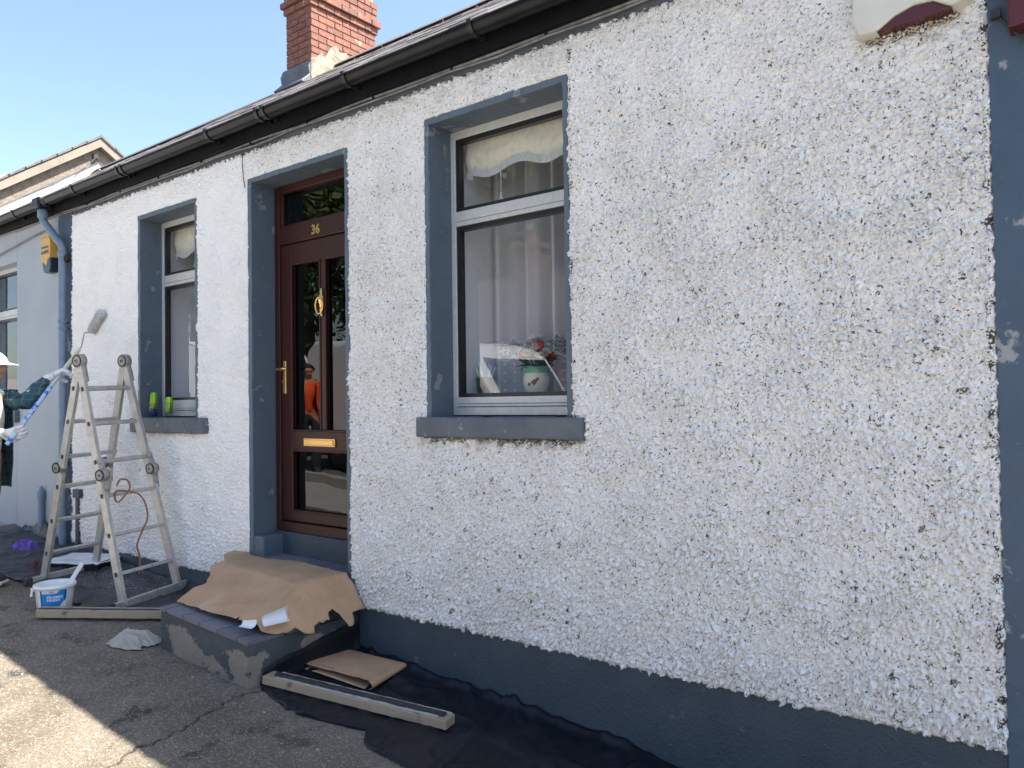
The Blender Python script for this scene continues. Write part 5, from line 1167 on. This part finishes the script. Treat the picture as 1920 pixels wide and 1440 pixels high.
# ------------------------------------------------------------------ inside the windows
def blind(x0, x1, y, zt, zb, lab, cord_x):
    B = thing('window_blind', lab, 'blind', ((x0+x1)/2, y, zt), 'blinds with scalloped hems'); m = MB()
    def edge(u): return zb+.022*math.cos(u*2*math.pi*2.1+.4)-.03*(1 if u < .06 else 0)
    def fn(u, v):
        x = x0+(x1-x0)*u; z = zt+(edge(u)+.03-zt)*v; return Vector((x, y+.012*math.sin(v*9)*v+.008*mnoise.noise(Vector((u*6, v*6, 0)))*v, z))
    m.grid(fn, 60, 16); m.build('cloth', 'blind_cloth', B, solid=.003, recalc=False)
    m = MB()
    for i in range(110):
        u = (i+.5)/110; p = fn(u, 1); m.box((p.x-.0034, p.y-.004, p.z-.038), (p.x+.0034, p.y-.002, p.z+.004))
    tag(m.build('fringe', 'blind_fringe', B), None, kind='stuff')
    m = MB(); m.tube([(cord_x, y-.006, edge((cord_x-x0)/(x1-x0))), (cord_x, y-.006, 2.765)], .0022, 6); m.lathe([(.003, .045), (.006, .035), (.005, .022), (.013, .008), (.013, 0), (.004, -.002)], 12, Matrix.Translation((cord_x, y-.006, 2.725))); m.build('pull_cord', 'flower_white', B)
blind(-2.925, -2.075, .262, 3.115, 2.905, 'cream blind with fringed hem in the larger window', -2.66); blind(-6.16, -5.39, .262, 3.095, 2.850, 'cream blind with fringed hem in the smaller window', -5.83)
def curtain(x0, x1, y, z0, z1, hem, lab, seed, nf):
    nu, nv = 220, 200; V = []; A = []
    for j in range(nv+1):
        for i in range(nu+1):
            u, v = i/nu, (j/nv)**1.5; x = x0+(x1-x0)*u; z = z0+(z1-z0)*v; ph = u*nf*2*math.pi+1.2*math.sin(u*9+seed)
            V.append((x+.006*math.sin(ph*.5), y+.045*math.sin(ph)+.016*math.sin(ph*2.3+seed), z))
            per = .085; a = ((x-x0)/per) % 1-.5; top = hem-.030*(1-(2*a)**2); d = top-z            # scalloped border, then open net with flowers
            if d < 0: op = .62
            elif d < .020: op = .95 if (d % .010) < .006 else .40
            elif d < .105:
                fl = math.hypot(a*per, d-.062); dia = (math.sin((x+z)*620)+math.sin((x-z)*620))*.5
                op = .92 if fl < .020+.005*math.cos(6*math.atan2(d-.062, a*per+1e-6)) and fl > .006 else (.80 if dia > .15 else .25)
            elif d < .120: op = .95
            else: op = .58+(.35 if math.hypot(((x-x0)/.05) % 1-.5, ((z-z0)/.05) % 1-.5) < .12 else 0)
            A.append(op)
    w = nu+1; F = np.array([(j*w+i, j*w+i+1, (j+1)*w+i+1, (j+1)*w+i) for j in range(nv) for i in range(nu)])
    o = link(bpy.data.objects.new('net_curtain', arr_mesh('net_curtain', np.array(V), F, 'lace', {'lace': np.array(A)}))); tag(o, lab, 'curtain', 'net curtains')
curtain(-2.95, -2.07, .500, 1.645, 3.13, 1.985, 'white net curtain with a lace hem in the larger window', 1, 5); curtain(-6.18, -5.37, .480, 1.66, 3.10, 1.98, 'white net curtain in the smaller window', 2, 5)
def plants():
    P = thing('flower_pot', 'cream pot of red and white flowers on the inner window ledge', 'flower pot', (-2.49, .33, 1.641)); c = Vector((-2.49, .33, 1.641)); T = Matrix.Translation(c)
    m = MB(); m.lathe([(.045, 0), (.052, .006), (.072, .050), (.074, .085), (.064, .118)], 28, T, cap1=False); m.build('pot', 'pot_cream', P)
    m = MB(); m.lathe([(.0655, .112), (.070, .130), (.078, .150), (.074, .150), (.062, .126), (.001, .12)], 28, T, cap0=False); m.build('pot_rim', 'pot_green_glaze', P)
    m = MB(); rr = random.Random(2)
    for i in range(7): a = math.atan2(-3.43, 2.49)-.25+rr.uniform(-.35, .35); z = .065+rr.uniform(-.016, .016); m.lathe([(.001, 0), (.009, .001), (.001, .003)], 8, Matrix.Translation(c+Vector((.0735*math.cos(a), .0735*math.sin(a), z))) @ Matrix.Rotation(a, 4, 'Z') @ Matrix.Rotation(R(90), 4, 'Y'))
    m.build('rose_motif', 'pot_rose', P)
    def leaf(m, p, d, L, w):
        d = Vector(d).normalized(); s = d.cross(Vector((0, 0, 1))).normalized(); u = s.cross(d)
        m.add([p, p+d*L*.45+s*w-u*.004, p+d*L-u*L*.15, p+d*L*.45-s*w-u*.004, p+d*L*.5+u*.006], [(0, 1, 4), (1, 2, 4), (2, 3, 4), (3, 0, 4)], True)
    for i in range(30):
        a = rr.uniform(0, 6.28); m = MB(); leaf(m, c+Vector((.03*math.cos(a), .03*math.sin(a), rr.uniform(.13, .20))), (math.cos(a), math.sin(a), rr.uniform(.0, .9)), rr.uniform(.07, .12), rr.uniform(.018, .026)); m.build('leaf', 'leaf_green', P, recalc=False)
    for i in range(19):
        a = i*2.4; r = .015+.085*(i/19)**.6; z = .285-.08*(r/.09)**2+rr.uniform(-.01, .01); p = c+Vector((r*math.cos(a), r*math.sin(a)*.8, z)); red = i in (5, 9, 12, 16); m = MB()
        m.tube([c+Vector((0, 0, .12)), c+Vector((r*.5*math.cos(a), r*.4*math.sin(a), z*.7)), p], .0025, 6)
        mm = MB()
        if red: mm.lathe([(.006, -.03), (.018, -.018), (.022, .0), (.018, .02), (.010, .030), (.004, .03)], 12, Matrix.Translation(p)); mm.build('rosebud', 'flower_red', P)
        else:
            for k in range(11):
                b = k*2*math.pi/11; leaf(mm, p, (math.cos(b), math.sin(b), .75), .044, .018); leaf(mm, p+Vector((0, 0, .004)), (math.cos(b+.3), math.sin(b+.3), 1.9), .040, .017)
            mm.build('white_bloom', 'flower_white', P, recalc=False)
        m.build('stem', 'leaf_green', P)
    Q = thing('planter', 'dark green planter with pale dried stems behind the larger window', 'planter', (-2.845, .32, 1.641)); c = Vector((-2.845, .32, 1.641)); T = Matrix.Translation(c)
    m = MB(); m.lathe([(.047, 0), (.050, .004), (.056, .092), (.057, .098), (.052, .098), (.050, .075), (.001, .075)], 28, T, cap1=False); m.build('pot', 'pot_dark', Q)
    for i in range(12):
        a = rr.uniform(0, 6.28); r = rr.uniform(.005, .036); m = MB(); p = c+Vector((r*math.cos(a), r*math.sin(a), .075)); h = rr.uniform(.06, .12); m.tube([p, p+Vector((.01*math.cos(a), .01*math.sin(a), h*.5)), p+Vector((.03*math.cos(a), .03*math.sin(a), h))], [.006, .013, .004], 8); m.build('stem', 'dried_white', Q)
plants()

# ------------------------------------------------------------------ across the street (mirrored in the glass)
def van(x, y, lab, flip=1):
    V = thing('parked_van', lab, 'van', (x, y, gz(x)), 'white vans parked across the street'); g = gz(x); sl = R(3.32)
    M = Matrix.Translation((x, y, g)) @ Matrix.Rotation(sl, 4, 'Y')
    side = [(-4.6, .42), (-4.62, 1.9), (-4.5, 2.12), (-1.6, 2.16), (-1.25, 2.10), (-.95, 1.92), (-.35, 1.22), (.35, 1.02), (.52, .86), (.56, .42)]
    m = MB(); m.prism(side, lambda a, b: M @ Vector((a, -.93, b)), lambda a, b: M @ Vector((a, .93, b))); m.build('body', 'van_white', V, bevel=.07, seg=3)
    for s in (-1, 1):
        m = MB(); m.prism([(-1.72, 1.28), (-1.66, 1.92), (-1.30, 1.92), (-1.05, 1.80), (-.52, 1.25)], lambda a, b: M @ Vector((a, s*.90, b)), lambda a, b: M @ Vector((a, s*.945, b))); m.build('side_window', 'van_glass', V)
        m = MB(); m.box((.40, s*.80-.10, .72), (.57, s*.80+.10, .92), M); m.build('headlight', 'lamp_lens', V, bevel=.03)
        m = MB(); m.box((-1.0, s*1.0-.08, 1.28), (-.84, s*1.0+.08, 1.50), M); m.build('mirror', 'bumper', V, bevel=.03)
        for wx in (-3.75, -.25):
            w = MB(); w.lathe([(.20, -.10), (.32, -.10), (.335, -.06), (.335, .06), (.32, .10), (.20, .10)], 24, M @ Matrix.Translation((wx, s*.84, .335)) @ Matrix.Rotation(R(90), 4, 'X')); t = w.build('wheel', 'tyre', V)
            w = MB(); w.lathe([(.02, -.105), (.20, -.09), (.20, .09), (.02, .105)], 20, M @ Matrix.Translation((wx, s*.84, .335)) @ Matrix.Rotation(R(90), 4, 'X')); sub(w.build('rim', 'rim', t))
    m = MB(); m.add([M @ Vector(q) for q in ((-.90, -.74, 1.905), (-.90, .74, 1.905), (-.33, .80, 1.235), (-.33, -.80, 1.235))], [(0, 1, 2, 3)]); m.build('windscreen', 'van_glass', V, solid=.012)
    m = MB(); m.box((.35, -.93, .36), (.63, .93, .62), M); m.box((-4.68, -.93, .36), (-4.55, .93, .56), M); m.build('bumper', 'bumper', V, bevel=.04)
van(-6.2, -5.6, 'white panel van parked opposite, mirrored in the larger window'); van(-12.6, -5.9, 'white panel van further up the street, mirrored in the smaller window')
def opposite():
    H = thing('opposite_house', 'brick house with tiled roof across the street, mirrored in the glass', 'house', (-13, -14.5, .6)); g = gz(-13)
    m = MB(); m.box((-20, -19, g-1), (-7, -13.2, g+2.7)); m.build('wall', 'red_brick_far', H)
    m = MB(); m.prism([(-12.9, g+2.6), (-16.1, g+4.9), (-19.3, g+2.6)], lambda y, z: Vector((-20.2, y, z)), lambda y, z: Vector((-6.8, y, z))); m.build('roof', 'roof_tile_far', H)
    for i, x in enumerate((-18.2, -14.8, -9.0)): m = MB(); m.box((x-.5, -13.22, g+.9), (x+.5, -13.16, g+2.2)); w = m.build('window', 'white_paint', H); m = MB(); m.box((x-.42, -13.15, g+.98), (x+.42, -13.13, g+2.12)); sub(m.build('pane', 'van_glass', w))
    m = MB(); m.box((-12.4, -13.22, g), (-11.4, -13.14, g+2.1)); m.build('door', 'mahogany', H)
    m = MB(); m.box((-14.7, -16.4, g+4.2), (-13.9, -15.7, g+5.9)); m.box((-14.8, -16.5, g+5.7), (-13.8, -15.6, g+5.82)); m.lathe([(.16, g+5.9), (.13, g+6.25), (.16, g+6.3)], 12, Matrix.Translation((-14.3, -16.05, 0))); m.build('chimney', 'red_brick_far', H)
    Wl = MB(); Wl.box((-6.5, -12.4, gz(-6)-1), (14, -12.1, gz(-6)+1.4)); Wl.box((-6.5, -12.45, gz(-6)+1.4), (14, -12.05, gz(-6)+1.5)); tag(Wl.build('garden_wall', 'red_brick_far'), 'long brick garden wall across the street', 'wall')
opposite()
def tree(x, y, h, w, seed, lab):
    T = thing('tree', lab, 'tree', (x, y, gz(x)), 'trees behind the opposite houses'); rr = np.random.default_rng(seed); g = gz(x); m = MB()
    m.tube([(x, y, g-.1), (x+.1, y, g+h*.25), (x-.05, y+.1, g+h*.5), (x+.1, y, g+h*.85)], [.28, .22, .15, .03], 8)
    for k in range(7):
        a = k*2.4; z = g+h*(.28+.07*k); m.tube([(x, y, z), (x+math.cos(a)*w*.35, y+math.sin(a)*w*.35, z+h*.08), (x+math.cos(a)*w*.75, y+math.sin(a)*w*.75, z+h*.2)], [.10, .07, .02], 6)
    m.build('trunk', 'bark', T)
    n = 11000; cl = rr.normal(size=(60, 3)); cl /= np.linalg.norm(cl, axis=1)[:, None]; cl *= (rr.random((60, 1))**.4); cl = cl*np.array([w, w, h*.40])+np.array([x, y, g+h*.60])
    c = cl[rr.integers(0, 60, n)]+rr.normal(size=(n, 3))*np.array([.20*w, .20*w, .05*h]); s = rr.uniform(.12, .28, (n, 1)); a = rr.normal(size=(n, 3)); a /= np.linalg.norm(a, axis=1)[:, None]; b = np.cross(a, rr.normal(size=(n, 3))); b /= np.linalg.norm(b, axis=1)[:, None]
    Vv = np.stack([c-a*s, c+b*s*.6, c+a*s, c-b*s*.6], 1).reshape(-1, 3); F = np.arange(n*4).reshape(-1, 4)
    o = link(bpy.data.objects.new('crown', arr_mesh('crown', Vv, F, 'leaves', smooth=False)), T); o.matrix_parent_inverse = Matrix.Translation(-T.location)
for i, (x, y, h, w, lab) in enumerate(((-24, -22, 15, 4.6, 'tree leftmost of the row behind the opposite house'), (-17, -22.5, 16, 4.6, 'tallest tree behind the opposite house roof'), (-10.5, -21.5, 14, 4.2, 'tree behind the right end of the opposite house'), (-32, -21, 15.5, 4.8, 'tree far up the street beyond the tallest one'), (-41, -20, 15, 5, 'tree furthest up the street'))): tree(x, y, h, w, 40+i, lab)
